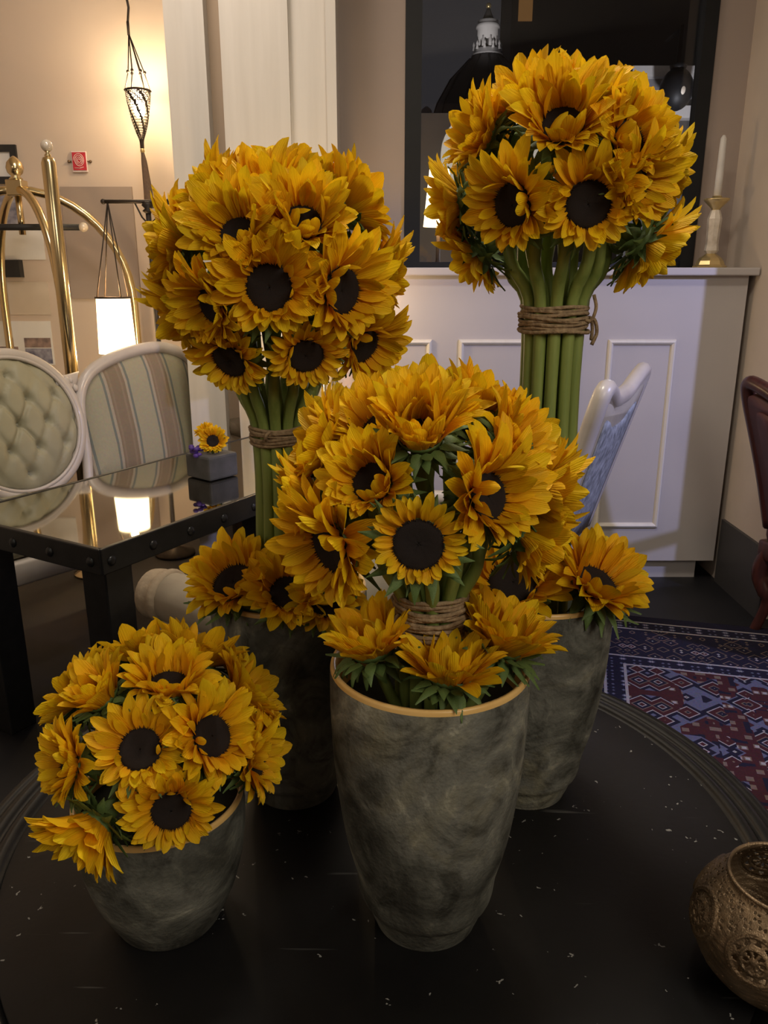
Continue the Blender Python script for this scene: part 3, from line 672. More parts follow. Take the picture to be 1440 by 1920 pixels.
# --- loose flowers sitting in the pot mouths
def rim_flower(label, group, P, nrm, dpx, ppx, el, potc, hpot):
    dd = depth(P); dr = dpx*dd/F; pl = ppx*dd/F; nrm = Vector(nrm).normalized()
    back = P - nrm*dr*0.7; bt = Vector((potc.x + (P.x-potc.x)*0.4, potc.y + (P.y-potc.y)*0.4, ZT+hpot-0.075))
    mid = back - nrm*0.03; mid.z -= 0.005
    sunflower(label, group, P, nrm, dr, pl, el, [back, back.lerp(mid, 0.7), bt+(mid-bt)*0.3, bt], 0.0065)
gF = 'loose sunflowers around the mouth of the ochre-rimmed pot'
rim_flower('upright sunflower on the ochre pot rim, on the bowl pot side of the stems', gF, onz(700, 1212, ZT+HF+0.032), (-0.30, -0.05, 1), 42, 88, 62, PF, HF)
rim_flower('cupped sunflower on the ochre pot rim right before the tied stems', gF, onz(845, 1262, ZT+HF+0.022), (0.05, -0.02, 1), 42, 86, 56, PF, HF)
rim_flower('sunflower on the ochre pot rim with small disc showing, before the other tall pot', gF, onz(945, 1205, ZT+HF+0.035), (0.35, -0.08, 1), 42, 94, 58, PF, HF)
gL = 'loose sunflowers around the mouth of the dark pot'
rim_flower('sunflower on the dark pot rim next to the rolled chair arm', gL, onz(438, 1092, ZT+HB+0.03), (-0.35, -0.6, 1), 40, 78, 46, PL, HB)
rim_flower('sunflower on the dark pot rim tucked under the short bouquet', gL, onz(540, 1112, ZT+HB+0.03), (0.15, -0.85, 0.9), 34, 68, 42, PL, HB)
rim_flower('drooping sunflower over the dark pot rim, nearly hidden by the short bouquet', gL, onz(610, 1128, ZT+HB+0.02), (0.3, -0.8, 0.6), 30, 55, 36, PL, HB)
gR = 'loose sunflowers around the mouth of the pot before the window'
rim_flower('sunflower with wide dark disc between the two tall mottled pots', gR, onz(962, 1092, ZT+HB+0.03), (-0.1, -0.75, 1), 46, 80, 42, PR, HB)
rim_flower('bright sunflower hanging over the pot rim above the rug', gR, onz(1118, 1095, ZT+HB+0.03), (0.45, -0.5, 1), 42, 86, 46, PR, HB)

# --- posy in the bowl pot
C_B = ony(308, 1425, 0.79)
def posy(items):
    Rs = 0.118; g = 'sunflowers in the bowl pot posy'
    for (desc, mode, a, b, dpx, ppx, el, *tn) in items:
        if mode == 'p':
            r = ray(a, b).normalized(); o = Vector((0, 0, EYE)) - C_B; bb = o.dot(r); d = bb*bb - (o.dot(o)-Rs*Rs)
            if d > 0: P = Vector((0, 0, EYE)) + r*(-bb-math.sqrt(d))
            else:
                q = Vector((0, 0, EYE)) + r*(-bb) - C_B; P = C_B + q.normalized()*max(Rs, min(q.length, Rs*1.2))
        else:
            az, e = math.radians(a), math.radians(b); P = C_B + Vector((math.sin(az)*math.cos(e), -math.cos(az)*math.cos(e), math.sin(e)))*Rs
        nrm = (P-C_B).normalized()
        if tn: nrm = (nrm+Vector(tn[0])).normalized()
        dd = depth(P); dr = dpx*dd/F; pl = ppx*dd/F; back = P - nrm*dr*0.7; kn = back - nrm*0.03
        topz = ZT+HBowl; q = Vector((PB.x + (P.x-PB.x)*0.35, PB.y + (P.y-PB.y)*0.35, topz+0.012)); bt = Vector((PB.x+(P.x-PB.x)*0.15, PB.y+(P.y-PB.y)*0.15, topz-0.05))
        sunflower(desc + ' in the bowl pot posy', g, P, nrm, dr, pl, el, [back, kn, q, bt], 0.006)
posy([
    ('sunflower with the widest black disc and curled petals', 'p', 263, 1405, 39, 70, 26),
    ('sunflower with tall disc facing the ochre-rimmed pot', 'p', 397, 1380, 40, 78, 36, (0.15, 0, 0)),
    ('low sunflower hanging over the pot side, squarish black disc', 'p', 321, 1520, 37, 66, 28, (0, -0.35, 0.05)),
    ('sunflower facing away from the tall pots, disc half hidden', 'p', 132, 1433, 34, 72, 40, (-0.2, 0, 0)),
    ('sunflower turned to the ochre-rimmed pot with slim disc', 'p', 480, 1422, 34, 72, 32, (0.2, 0, 0)),
    ('half-cupped sunflower on top showing a sliver of disc', 'p', 317, 1284, 36, 78, 58, (0, 0, 0.25)),
    ('closed sunflower with petals folded over its disc', 'p', 190, 1306, 32, 72, 66, (-0.15, 0, 0.2)),
    ('bright yellow sunflower leaning back beside green bracts', 'd', -150, 55, 32, 70, 48),
    ('sunflower at the back top leaning to the dark pot', 'd', 150, 58, 38, 82, 42),
    ('sunflower at the back facing the dark pot', 'd', 105, 36, 36, 80, 36),
    ('cup-shaped drooping sunflower with curly green bracts', 'p', 178, 1550, 36, 98, 64, (-0.30, -0.25, -0.5)),
    ('sunflower at the back facing the glass table', 'd', -110, 30, 34, 74, 40),
    ])

# --- jute twine round the bouquets
def twine(c, r, h, turns, label, ends):
    t = empty('twine_binding', c, 0, label, 'twine', 'jute twine bindings on the bouquets'); R = random.Random(int(c.x*1000))
    for k in range(turns):
        z = -h/2 + h*(k+0.5)/turns; ph = [R.uniform(0, 6.3) for _ in range(3)]; tl = R.uniform(-0.12, 0.12); am = R.uniform(0.0004, 0.0014); rr = r + R.uniform(-0.0012, 0.0022)
        pts = [((rr+am*math.sin(5*a+ph[0]))*math.cos(a), (rr+am*math.sin(4*a+ph[0]))*math.sin(a), z + tl*r*0.35*math.sin(a+ph[1]) + 0.0012*math.sin(3*a+ph[2])) for a in [2*PI*i/40 for i in range(40)]]
        MB().tube(pts, 0.0026, 6, closed=True).build('twine_loop', M['twine'], t)
    for (a, l, dz) in ends:
        d = Vector((math.cos(a), math.sin(a), 0)); tn = Vector((-d.y, d.x, 0))
        pts = cr_spline([d*r, d*(r+0.008)+tn*0.004, d*(r+0.012)+Vector((0, 0, dz*0.5))+tn*0.006, d*(r+0.007)+Vector((0, 0, dz))+tn*l], 5)
        MB().tube(pts, 0.0024, 6).build('loose_end', M['twine'], t)
    return t
twine(NR, 0.0425, 0.034, 8, 'jute twine wound around the stems before the window', [(-0.4, 0.004, -0.032), (0.1, -0.006, -0.026), (-0.7, 0.008, 0.03), (0.35, 0.0, 0.055)])
twine(NL, 0.0375, 0.026, 6, 'jute twine wound around the stems beside the white pilaster', [(-1.9, 0.010, 0.012), (0.0, 0.004, 0.025)])
twine(NF+Vector((0, 0, -0.004)), 0.0385, 0.046, 11, 'jute twine wound around the stems over the ochre-rimmed pot', [(-2.6, 0.006, -0.03)])

# ================================================================== PIERCED CANDLE HOLDER
LC = Vector((0.425, 0.693, ZT)); LR = 0.0865
def lantern_holder():
    t = empty('candle_holder', LC, 0, 'round pierced antique-gold candle holder on the round table', 'candle holder')
    ctrl = [(0.042, 0.001), (0.056, 0.010), (0.072, 0.028), (0.083, 0.050), (0.0865, 0.070), (0.083, 0.092), (0.073, 0.110), (0.062, 0.122), (0.0555, 0.129), (0.054, 0.133)]
    prof = cr_spline([Vector((r, 0, z)) for r, z in ctrl], 14); L = [0]
    for i in range(1, len(prof)): L.append(L[-1] + (prof[i]-prof[i-1]).length)
    NA = 384; V = []; keep = []; Fc = []
    NR_ = 7; per = 2*PI/NR_
    def field(th, s):
        # returns (hole, relief)
        th0 = (th - 4.0 + per/2) % per - per/2; x = th0*0.082; y = s - 0.104; r = math.hypot(x, y); a = math.atan2(y, x)
        if r < 0.030:
            rel = 0.0
            if r < 0.003: rel = 0.0012
            elif 0.0045 < r < 0.0105:
                if math.cos(8*a) > 0.1: return True, 0
                rel = 0.0005
            elif 0.0115 < r < 0.0135: rel = 0.0020
            elif 0.0165 < r < 0.0215:
                w = ((a/(2*PI)*10) % 1)-0.5
                if abs(w) < 0.30*(0.0225-r)/0.006+0.02: return True, 0
            elif 0.0225 < r < 0.0285: rel = 0.0022*abs(math.sin((r-0.0225)/0.006*2*PI)) + (0.0004 if math.sin(60*a) > 0 else 0)
            return False, rel
        # dots near the neck and between the rosettes
        if 0.112 < s < 0.160:
            pitch = 0.0056; row = int((s-0.112)/pitch); yy = (s-0.112) - (row+0.5)*pitch
            n = 84; aa = ((th-4.0)/(2*PI)*n + 0.5*(row % 2)) ; k = math.floor(aa); xx = (aa-k-0.5)*2*PI/n*0.068
            kk = k % 12
            on = (row + abs(kk-6)) % 4 != 0 and row < 8 and math.sin(k*1.7+row*2.1) > -0.45
            if on and math.hypot(xx, yy) < 0.0016: return True, 0
        # engraved scrolls on the lower half
        q = math.sin(th*NR_*2 + 3*math.sin(s*160)) * math.sin(s*420 + 2*math.sin(th*NR_))
        if s < 0.07 and s > 0.02 and math.sin(th*NR_*4)*math.sin(s*330) > 0.93: return True, 0
        return False, 0.0005*q
    n = len(prof)
    for i in range(n):
        for j in range(NA):
            th = 2*PI*j/NA; h, rel = field(th, L[i]); r = prof[i].x + rel
            V.append((r*math.cos(th), r*math.sin(th), prof[i].z))
    for i in range(n-1):
        s = (L[i]+L[i+1])/2
        for j in range(NA):
            h, _ = field(2*PI*(j+0.5)/NA, s)
            if not h: Fc.append((i*NA+j, i*NA+(j+1) % NA, (i+1)*NA+(j+1) % NA, (i+1)*NA+j))
    o = link('pierced_shell', mesh('pierced_shell', V, Fc, M['lantern'], True), t)
    sd = o.modifiers.new('thickness', 'SOLIDIFY'); sd.thickness = 0.0012
    MB().tube([(0.0545*math.cos(2*PI*i/64), 0.0545*math.sin(2*PI*i/64), 0.1335) for i in range(64)], 0.0022, 8, closed=True).build('rim', M['lantern'], t)
    MB().lathe([(0.002, 0.0), (0.043, 0.0), (0.044, 0.002), (0.002, 0.003)], 40).build('base', M['lantern'], t)
lantern_holder()

# ================================================================== GLASS-TOPPED RIVETED TABLE
e2 = Vector((0.50, 0.866, 0)); e1 = Vector((-0.866, 0.5, 0)); ZG = 0.70; A0 = onz(187, 1032, ZG)
tw, tl = 0.62, 1.35
gt = empty('glass_table', (A0.x, A0.y, 0), math.atan2(e2.y, e2.x), 'black riveted table with mirror-like smoked glass top', 'table')
# local x runs along the long side, local y across it
MB().box((0.008, 0.008, ZG-0.012), (tl-0.008, tw-0.008, ZG)).build('glass_top', M['mirror'], gt, False)
ap = 0.068
MB().bbox((0, -0.004, ZG-ap), (tl, 0.012, ZG+0.002), 0.003).bbox((0, tw-0.012, ZG-ap), (tl, tw+0.004, ZG+0.002), 0.003).bbox((-0.004, 0, ZG-ap), (0.012, tw, ZG+0.002), 0.003).bbox((tl-0.012, 0, ZG-ap), (tl+0.004, tw, ZG+0.002), 0.003).build('apron', M['black_metal'], gt, False)
for i in range(10):
    x = 0.03 + i*0.142
    if x < tl: MB().sphere((x, -0.004, ZG-0.036), 0.0135, 12, 8, (1, 0.55, 1)).build('rivet', M['black_metal'], gt)
for y in (0.035, 0.19, 0.34, 0.49, 0.585): MB().sphere((-0.004, y, ZG-0.036), 0.0135, 12, 8, (0.55, 1, 1)).build('rivet', M['black_metal'], gt)
for x in (0.02, tl-0.11):
    for y in (0.015, tw-0.105): MB().bbox((x, y, 0), (x+0.09, y+0.09, ZG-ap+0.005), 0.004).build('leg', M['black_metal'], gt, False)

# small square planter with a tiny sunflower on the glass table
pp = onz(399, 893, ZG); pp.z = ZG + 0.002
tp = empty('mini_planter', pp, 0.9, 'small grey square planter on the glass table', 'planter')
MB().bbox((-0.062, -0.062, 0), (0.062, 0.062, 0.082), 0.008).build('planter_box', mat('grey_planter', (0.085, 0.08, 0.085), (0.05, 0.05, 0.05), 20, 0.7, bump=0.2), tp, False)
ft = pp + Vector((0.012, -0.02, 0.125))
sunflower('tiny sunflower in the square planter on the glass table', None, ft, Vector((0.1, -1, 0.35)), 0.020, 0.036, 22, [ft + Vector((0, 0.014, -0.006)), ft + Vector((0, 0.03, -0.03)), pp + Vector((0, 0, 0.075)), pp + Vector((0, 0, 0.05))], 0.004)
f2_ = pp + Vector((-0.022, 0.01, 0.15))
sunflower('tiny sunflower turned aside behind the other in the square planter', None, f2_, Vector((-0.4, -0.3, 1)), 0.012, 0.032, 40, [f2_ + Vector((0, 0.002, -0.01)), f2_ + Vector((0.005, 0.0, -0.03)), pp + Vector((-0.01, 0, 0.075)), pp + Vector((-0.01, 0, 0.05))], 0.004)
pt = empty('purple_blossom', pp + Vector((-0.045, -0.03, 0.08)), 0, 'purple blossom at the corner of the square planter', 'flower')
R_ = random.Random(3)
for k in range(12):
    c = Vector((R_.uniform(-0.022, 0.02), R_.uniform(-0.02, 0.02), R_.uniform(0.0, 0.03)))
    MB().sphere(c, R_.uniform(0.008, 0.012), 8, 6, (1, 1, 0.7)).build('floret', M['purple'], pt)

# ================================================================== SETTEE with oval medallion
so = onz(0, 935, 0.52); sex = Vector((0.62, 0.785, 0)).normalized()
st = empty('settee', (so.x, so.y, 0), math.atan2(sex.y, sex.x), 'white carved settee with tufted oval medallion and striped wings', 'settee')
rec = math.radians(14)
Bm = Matrix.Translation((0, 0, 0.52)) @ Matrix.Rotation(-rec, 4, 'X')      # local x along the back, y to the rear, z up the back
oc, orx, ory = (0.130, 0.272), 0.262, 0.272
# tufted medallion
V = []; Fc = []; nr, na = 26, 72
but = []
for r_ in range(-3, 4):
    for c_ in range(-3, 4):
        x = (c_ + 0.5*(r_ % 2))*0.118; z = r_*0.098
        if (x/orx)**2 + (z/ory)**2 < 0.72: but.append((x, z))
def tuft(x, z):
    rr = (x/orx)**2 + (z/ory)**2
    h = 0.055*max(0, 1-rr**2)**0.5
    # diamond creases between the buttons
    u = x/0.118; w = z/0.098
    a = abs(((u - w*0.5) + 0.5) % 1 - 0.5); b = abs(((u + w*0.5) + 0.5) % 1 - 0.5)
    h -= 0.012*math.exp(-(a/0.09)**2) + 0.012*math.exp(-(b/0.09)**2)
    for bx, bz in but: h -= 0.022*math.exp(-((x-bx)**2+(z-bz)**2)/(0.020**2))
    return h
for i in range(nr+1):
    q = i/nr
    for j in range(na):
        a = 2*PI*j/na; x = q*orx*math.cos(a); z = q*ory*math.sin(a); V.append((oc[0]+x, -tuft(x, z)-0.005, oc[1]+z))
for i in range(nr):
    for j in range(na): Fc.append((i*na+j, (i+1)*na+j, (i+1)*na+(j+1) % na, i*na+(j+1) % na))
med = MB().add(V, Fc).build('medallion', M['cream_leather'], st, matrix=Bm)
mbk = MB().prism([(oc[0]+orx*math.cos(2*PI*j/40), oc[1]+ory*math.sin(2*PI*j/40)) for j in range(40)], 0.0, 0.03).build('medallion_back', M['cream_fabric'], st, matrix=Bm)
for bx, bz in but: MB().sphere((oc[0]+bx, -tuft(bx, bz)-0.009, oc[1]+bz), 0.009, 10, 6, (1, 0.6, 1)).build('button', M['cream_leather'], med)
ovp = [(oc[0]+(orx+0.012)*math.cos(2*PI*j/64), -0.012, oc[1]+(ory+0.012)*math.sin(2*PI*j/64)) for j in range(64)]
MB().tube(ovp, 0.024, 10, closed=True).build('medallion_frame', M['white_wood'], st, matrix=Bm)
ovp = [(oc[0]+(orx-0.004)*math.cos(2*PI*j/64), -0.03, oc[1]+(ory-0.004)*math.sin(2*PI*j/64)) for j in range(64)]
MB().tube(ovp, 0.008, 8, closed=True).build('medallion_bead', M['white_wood'], st, matrix=Bm)
def mir(p, s): return (oc[0] + s*(p[0]-oc[0]), p[1])
for s in (1, -1):
    ol = [(0.37, -0.05), (0.40, 0.10), (0.415, 0.27), (0.44, 0.37), (0.50, 0.445), (0.60, 0.492), (0.72, 0.522), (0.85, 0.535), (0.95, 0.520), (1.035, 0.470), (1.065, 0.39), (1.05, 0.27), (1.03, 0.13), (1.03, -0.05)]
    sp = cr_spline([Vector((*mir(p, s), 0)) for p in ol], 4)
    o2 = [(p.x, p.y) for p in sp]
    if s < 0: o2 = o2[::-1]
    MB().prism(o2, -0.005, 0.03, 0.035).build('wing_cushion', M['stripe'], st, matrix=Bm)
    fr = cr_spline([Vector((mir(p, s)[0], -0.008, mir(p, s)[1])) for p in ol], 5)
    MB().tube(fr, [0.020 + 0.008*math.sin(PI*i/len(fr)) for i in range(len(fr))], 10).build('wing_frame', M['white_wood'], st, matrix=Bm)
    # carved leaf where the wing meets the medallion
    cx = mir((0.385, 0.43), s); mb = MB(); R_ = random.Random(11)
    mb.prism([(cx[0]-0.06, cx[1]+0.03), (cx[0]-0.05, cx[1]-0.03), (cx[0], cx[1]-0.07), (cx[0]+0.05, cx[1]-0.02), (cx[0]+0.07, cx[1]+0.03), (cx[0], cx[1]+0.02)], -0.012, 0.02, 0.012)
    for k in range(9): mb.sphere((cx[0]+R_.uniform(-0.045, 0.05), -0.022, cx[1]+R_.uniform(-0.045, 0.02)), R_.uniform(0.010, 0.017), 8, 6, (1, 0.6, 1.3))
    mb.build('carved_ornament', M['white_wood'], st, matrix=Bm)
    # arm
    ax = mir((1.05, 0), s)[0]
    MB().tube(cr_spline([(ax, 0.02, 0.66), (ax+0.01*s, -0.10, 0.675), (ax+0.035*s, -0.24, 0.67), (ax+0.05*s, -0.34, 0.655)], 6), [0.048]*14+[0.044]*5, 14).build('arm_pad', M['stripe'], st)
    MB().tube(cr_spline([(ax+0.05*s, -0.33, 0.657), (ax+0.055*s, -0.36, 0.655), (ax+0.06*s, -0.40, 0.65), (ax+0.062*s, -0.43, 0.648), (ax+0.064*s, -0.455, 0.646)], 4), [0.036, 0.04, 0.043, 0.043, 0.040, 0.036, 0.036, 0.040, 0.042, 0.040, 0.034, 0.028, 0.026, 0.030, 0.030, 0.022, 0.010], 14).build('arm_scroll', M['white_wood'], st)
    MB().tube(cr_spline([(ax+0.05*s, -0.38, 0.63), (ax+0.02*s, -0.36, 0.56), (ax, -0.40, 0.46), (ax, -0.42, 0.40)], 5), 0.025, 10).build('arm_post', M['white_wood'], st)
    for y in (-0.42, 0.0):
        MB().tube(cr_spline([(ax-0.03*s, y, 0.34), (ax-0.02*s, y-0.015, 0.24), (ax-0.04*s, y, 0.10), (ax-0.03*s, y-0.01, 0.0)], 5), [0.04]*4+[0.034]*4+[0.024]*4+[0.022]*4, 10).build('leg', M['white_wood'], st)
x0, x1 = mir((1.06, 0), -1)[0], 1.06
MB().bbox((x0+0.03, -0.45, 0.41), (x1-0.03, 0.02, 0.53), 0.035).build('seat_cushion', M['stripe'], st)
MB().bbox((x0, -0.46, 0.32), (x1, 0.03, 0.41), 0.012).build('seat_rail', M['white_wood'], st)

# ================================================================== CREAM ROLLED-ARM CHAIR by the round table
ac = onz(292, 1112, 0.60)
ch = empty('rolled_arm_chair', (ac.x, ac.y, 0), math.radians(-30), 'cream armchair with rolled arm behind the dark pot', 'chair')
def rolled_arm(y):
    MB().tube([(0.055, y, 0.60), (0.2, y, 0.60), (0.44, y, 0.60)], [0.062, 0.064, 0.064], 20).build('arm_roll', M['cream_fabric'], ch)
    pr = MB(); pts = []; rs = []
    for x, r in ((-0.026, 0.030), (-0.022, 0.048), (-0.010, 0.060), (0.010, 0.064), (0.028, 0.060), (0.032, 0.066), (0.044, 0.070), (0.054, 0.067), (0.058, 0.060)): pts.append((x, y, 0.60)); rs.append(r)
    pr.tube(pts, rs, 24).build('arm_cap', M['tan_fabric'], ch)
    MB().bbox((0.02, y-0.04, 0.24), (0.46, y+0.04, 0.585), 0.015).build('arm_panel', M['cream_fabric'], ch)
rolled_arm(0); rolled_arm(0.56)
MB().bbox((0.0, 0.04, 0.24), (0.50, 0.52, 0.44), 0.03).build('seat', M['cream_fabric'], ch)
MB().prism([(p.x, p.y) for p in cr_spline([Vector(q) for q in ((-0.27, 0.30, 0), (-0.29, 0.6, 0), (-0.25, 0.76, 0), (-0.12, 0.80, 0), (0, 0.81, 0), (0.12, 0.80, 0), (0.25, 0.76, 0), (0.29, 0.6, 0), (0.27, 0.30, 0))], 4)][::-1], -0.03, 0.04, 0.04).build('backrest', M['cream_fabric'], ch, matrix=Matrix.Translation((0.47, 0.28, 0.0)) @ Matrix.Rotation(-PI/2, 4, 'Z') @ Matrix.Rotation(-0.1, 4, 'X'))
for x in (0.04, 0.46):
    for y in (0.02, 0.54): MB().lathe([(0.012, 0), (0.018, 0.02), (0.016, 0.12), (0.026, 0.22), (0.026, 0.25)], 12, (x, y, 0)).build('leg', M['dark_wood'], ch)

# ================================================================== generic open armchair (carved frame, upholstered back)
def salon_chair(name, label, loc, rz, frame, cloth, back_out, seat_h=0.46, w=0.60, dpt=0.54, recl=16):
    t = empty(name, loc, rz, label, 'chair')     # faces local -y
    Bk = Matrix.Translation((0, dpt/2, seat_h)) @ Matrix.Rotation(-math.radians(recl), 4, 'X')
    half = [(0.0, 0.56), (0.10, 0.565), (0.19, 0.60), (0.27, 0.615), (0.285, 0.56), (0.27, 0.42), (0.255, 0.25), (0.25, 0.05)]
    pts = [(-x, z) for x, z in half[::-1][:-1]] + half
    sp = cr_spline([Vector((x, 0, z)) for x, z in pts], 5)
    MB().tube(sp, 0.026, 10).build('back_frame', frame, t, matrix=Bk)
    ins = [(p.x*0.93, 0.05 + (p.z-0.05)*0.93) for p in sp]
    MB().prism(ins[::-1], -0.018, 0.022, 0.03).build('backrest', cloth, t, matrix=Bk)
    MB().prism([(-x*0.84, 0.08 + (z-0.05)*0.84) for x, z in ins[::-1]], -0.026, -0.02, 0.006).build('back_panel', back_out, t, matrix=Bk @ Matrix.Rotation(PI, 4, 'Z'))
    MB().bbox((-w/2, -dpt/2, seat_h-0.03), (w/2, dpt/2, seat_h+0.06), 0.03).build('seat', cloth, t)
    MB().bbox((-w/2-0.01, -dpt/2-0.01, seat_h-0.10), (w/2+0.01, dpt/2+0.01, seat_h-0.02), 0.012).build('seat_rail', frame, t)
    for s in (-1, 1):
        MB().tube(cr_spline([(s*0.27, dpt/2+0.04, seat_h+0.26), (s*0.31, 0.10, seat_h+0.25), (s*0.33, -0.10, seat_h+0.23), (s*0.31, -0.17, seat_h+0.15), (s*0.29, -0.12, seat_h)], 5), 0.022, 10).build('arm', frame, t)
        for y in (-dpt/2+0.03, dpt/2-0.03):
            k = -1 if y < 0 else 1
            MB().tube(cr_spline([(s*(w/2-0.03), y, seat_h-0.03), (s*(w/2-0.005), y+k*0.02, seat_h-0.16), (s*(w/2-0.04), y, 0.14), (s*(w/2-0.02), y+k*0.02, 0.012), (s*(w/2-0.01), y+k*0.03, 0.0)], 5), [0.034]*5+[0.032]*5+[0.020]*5+[0.020]*6, 10).build('leg', frame, t)
    return t
salon_chair('salon_chair', 'white framed chair with grey brocade back before the panelling', (0.335, 2.58, 0), math.radians(-118), M['white_wood'], M['cream_fabric'], M['grey_fabric'], seat_h=0.47)
salon_chair('mahogany_chair', 'dark mahogany armchair with oxblood leather standing on the rug edge', (1.80, 2.68, 0), math.radians(104), M['dark_wood'], M['red_leather'], M['red_leather'], seat_h=0.40)

# ================================================================== BRASS LUGGAGE CART
cc = ony(32, 352, 4.2); lc = empty('luggage_cart', (cc.x, cc.y, 0), 0, 'polished brass birdcage luggage cart behind the settee', 'luggage cart')
topz = cc.z
for i, (dx, dy) in enumerate(((0.50, 0.10), (0.26, -0.26), (-0.26, 0.26), (-0.50, -0.10))):
    pts = [(0, 0, topz-0.01)]
    for q in range(1, 13):
        a = q/12*PI/2; pts.append((dx*math.sin(a), dy*math.sin(a), topz-0.01-0.55*(1-math.cos(a))))
    pts += [(dx, dy, 0.9), (dx, dy, 0.5), (dx, dy, 0.16)]
    MB().tube(pts, 0.021, 12).build('arch_tube', M['brass'], lc)
MB().bbox((-0.040, -0.040, topz-0.040), (0.040, 0.040, topz+0.035), 0.005).build('hub_block', M['brass'], lc, False)
MB().lathe([(0.018, topz+0.03), (0.034, topz+0.04), (0.02, topz+0.052), (0.036, topz+0.068), (0.042, topz+0.09), (0.036, topz+0.115), (0.018, topz+0.135), (0.004, topz+0.145)], 18).build('finial', M['brass'], lc)
MB().tube([(0, 0, topz-0.03), (0, 0, topz-0.22)], 0.016, 10).build('centre_drop', M['brass'], lc)
MB().tube([(-0.42, -0.02, topz-0.185), (0.30, -0.02, topz-0.185)], 0.016, 10).build('hanger_bar', M['ink'], lc)
MB().sphere((0.315, -0.02, topz-0.185), 0.024, 12, 8).build('bar_knob', M['crystal'], lc)
MB().bbox((-0.53, -0.28, 0.13), (0.53, 0.28, 0.18), 0.02).build('deck', M['red_leather'], lc)
for x in (-0.42, 0.42):
    for y in (-0.26, 0.26): MB().tube([(x-0.02, y, 0.065), (x+0.02, y, 0.065)], 0.065, 18).tube([(x, y, 0.065), (x, y, 0.14)], 0.012, 8).build('wheel', M['ink'], lc)
# separate brass pole with crystal ball
bp_ = ony(90, 296, 3.53)
bs = empty('brass_pole', (bp_.x, bp_.y, 0), 0, 'thick brass pole with crystal ball top beside the luggage cart', 'pole')
MB().lathe([(0.028, 0.03), (0.029, bp_.z-0.02), (0.022, bp_.z), (0.012, bp_.z+0.004)], 20).build('shaft', M['brass'], bs)
MB().lathe([(0.09, 0), (0.09, 0.012), (0.05, 0.03), (0.03, 0.05)], 28).build('base', M['brass'], bs)
MB().lathe([(0.010, bp_.z), (0.014, bp_.z+0.01), (0.007, bp_.z+0.018), (0.013, bp_.z+0.026)], 14).build('collar', M['brass'], bs)
MB().sphere((0, 0, bp_.z+0.046), 0.024, 14, 10).build('crystal_ball', M['crystal'], bs)

# ================================================================== HANGING FILIGREE LAMP
YL = 4.38; hl = ony(258, 168, YL)
hb = empty('hanging_lamp', (hl.x, hl.y, 0), 0, 'pierced bronze hanging lamp with long tassel by the pilaster', 'lamp')
def hz(v): return ony(258, v, YL).z
zt_, zb_ = hz(170), hz(278); R0 = 0.060
ctrl = [(0.010, zb_), (0.012, zb_+0.035), (0.026, zb_+0.075), (0.042, zb_+0.13), (0.053, zb_+0.19), (R0, zt_-0.03), (R0+0.002, zt_)]
prof = cr_spline([Vector((r, 0, z)) for r, z in ctrl], 9); NA = 72; V = []; Fc = []
for p in prof:
    for j in range(NA): V.append((p.x*math.cos(2*PI*j/NA), p.x*math.sin(2*PI*j/NA), p.z))
for i in range(len(prof)-1):
    fz = i/(len(prof)-1)
    for j in range(NA):
        tw_ = (j + i*0.55) % 12
        solid = fz < 0.18 or fz > 0.95 or tw_ < 3 or (i % 2 == 0 and j % 2 == 0) or (fz > 0.72 and (i+j) % 3 == 0)
        if solid: Fc.append((i*NA+j, i*NA+(j+1) % NA, (i+1)*NA+(j+1) % NA, (i+1)*NA+j))
o = link('filigree_basket', mesh('filigree_basket', V, Fc, M['bronze'], False), hb); sd = o.modifiers.new('thickness', 'SOLIDIFY'); sd.thickness = 0.002
MB().tube([((R0+0.003)*math.cos(2*PI*i/32), (R0+0.003)*math.sin(2*PI*i/32), zt_) for i in range(32)], 0.004, 6, closed=True).build('basket_rim', M['bronze'], hb)
MB().sphere((0, 0, zt_-0.085), 0.030, 14, 10, (1, 1, 1.3)).build('bulb', M['bulb'], hb)
zc = hz(62); zt2 = hz(135)
for k in range(6):
    a = 2*PI*k/6+0.3; e_ = Vector((math.cos(a), math.sin(a), 0))
    MB().tube([Vector((-0.022, 0, zc)), e_*0.038+Vector((0, 0, zt2)), e_*R0+Vector((0, 0, zt_))], 0.0028, 6).build('chain', M['bronze'], hb)
    MB().sphere(e_*0.040+Vector((0, 0, zt2)), 0.008, 8, 6).build('chain_bead', M['bronze'], hb)
MB().tube([(-0.022, 0, zc-0.01), (-0.022, 0, zc+0.05)], 0.007, 8).build('hook', M['bronze'], hb)
cpts = [Vector((-0.022, 0, zc+0.045))] + [ony(u, v, YL)-Vector((hl.x, hl.y, 0)) for u, v in ((241, 14), (236, -10))] + [Vector((-0.05, 0, 2.75)), Vector((-0.05, 0, H))]
MB().tube(cpts, 0.006, 8).build('cord', M['bronze'], hb)
MB().sphere((0, 0, zb_-0.012), 0.012, 10, 8).build('tassel_bead', M['gold'], hb)
MB().tube([(0.0, 0, zb_-0.02), (0.004, 0, zb_-0.06), (0.012, 0, zb_-0.20), (0.014, 0, zb_-0.285)], [0.008, 0.014, 0.022, 0.026], 14).build('tassel', M['tassel'], hb)
point('hanging_lamp_light', (hl.x, hl.y, zt_-0.02), 17, (1.0, 0.76, 0.46), 0.03)

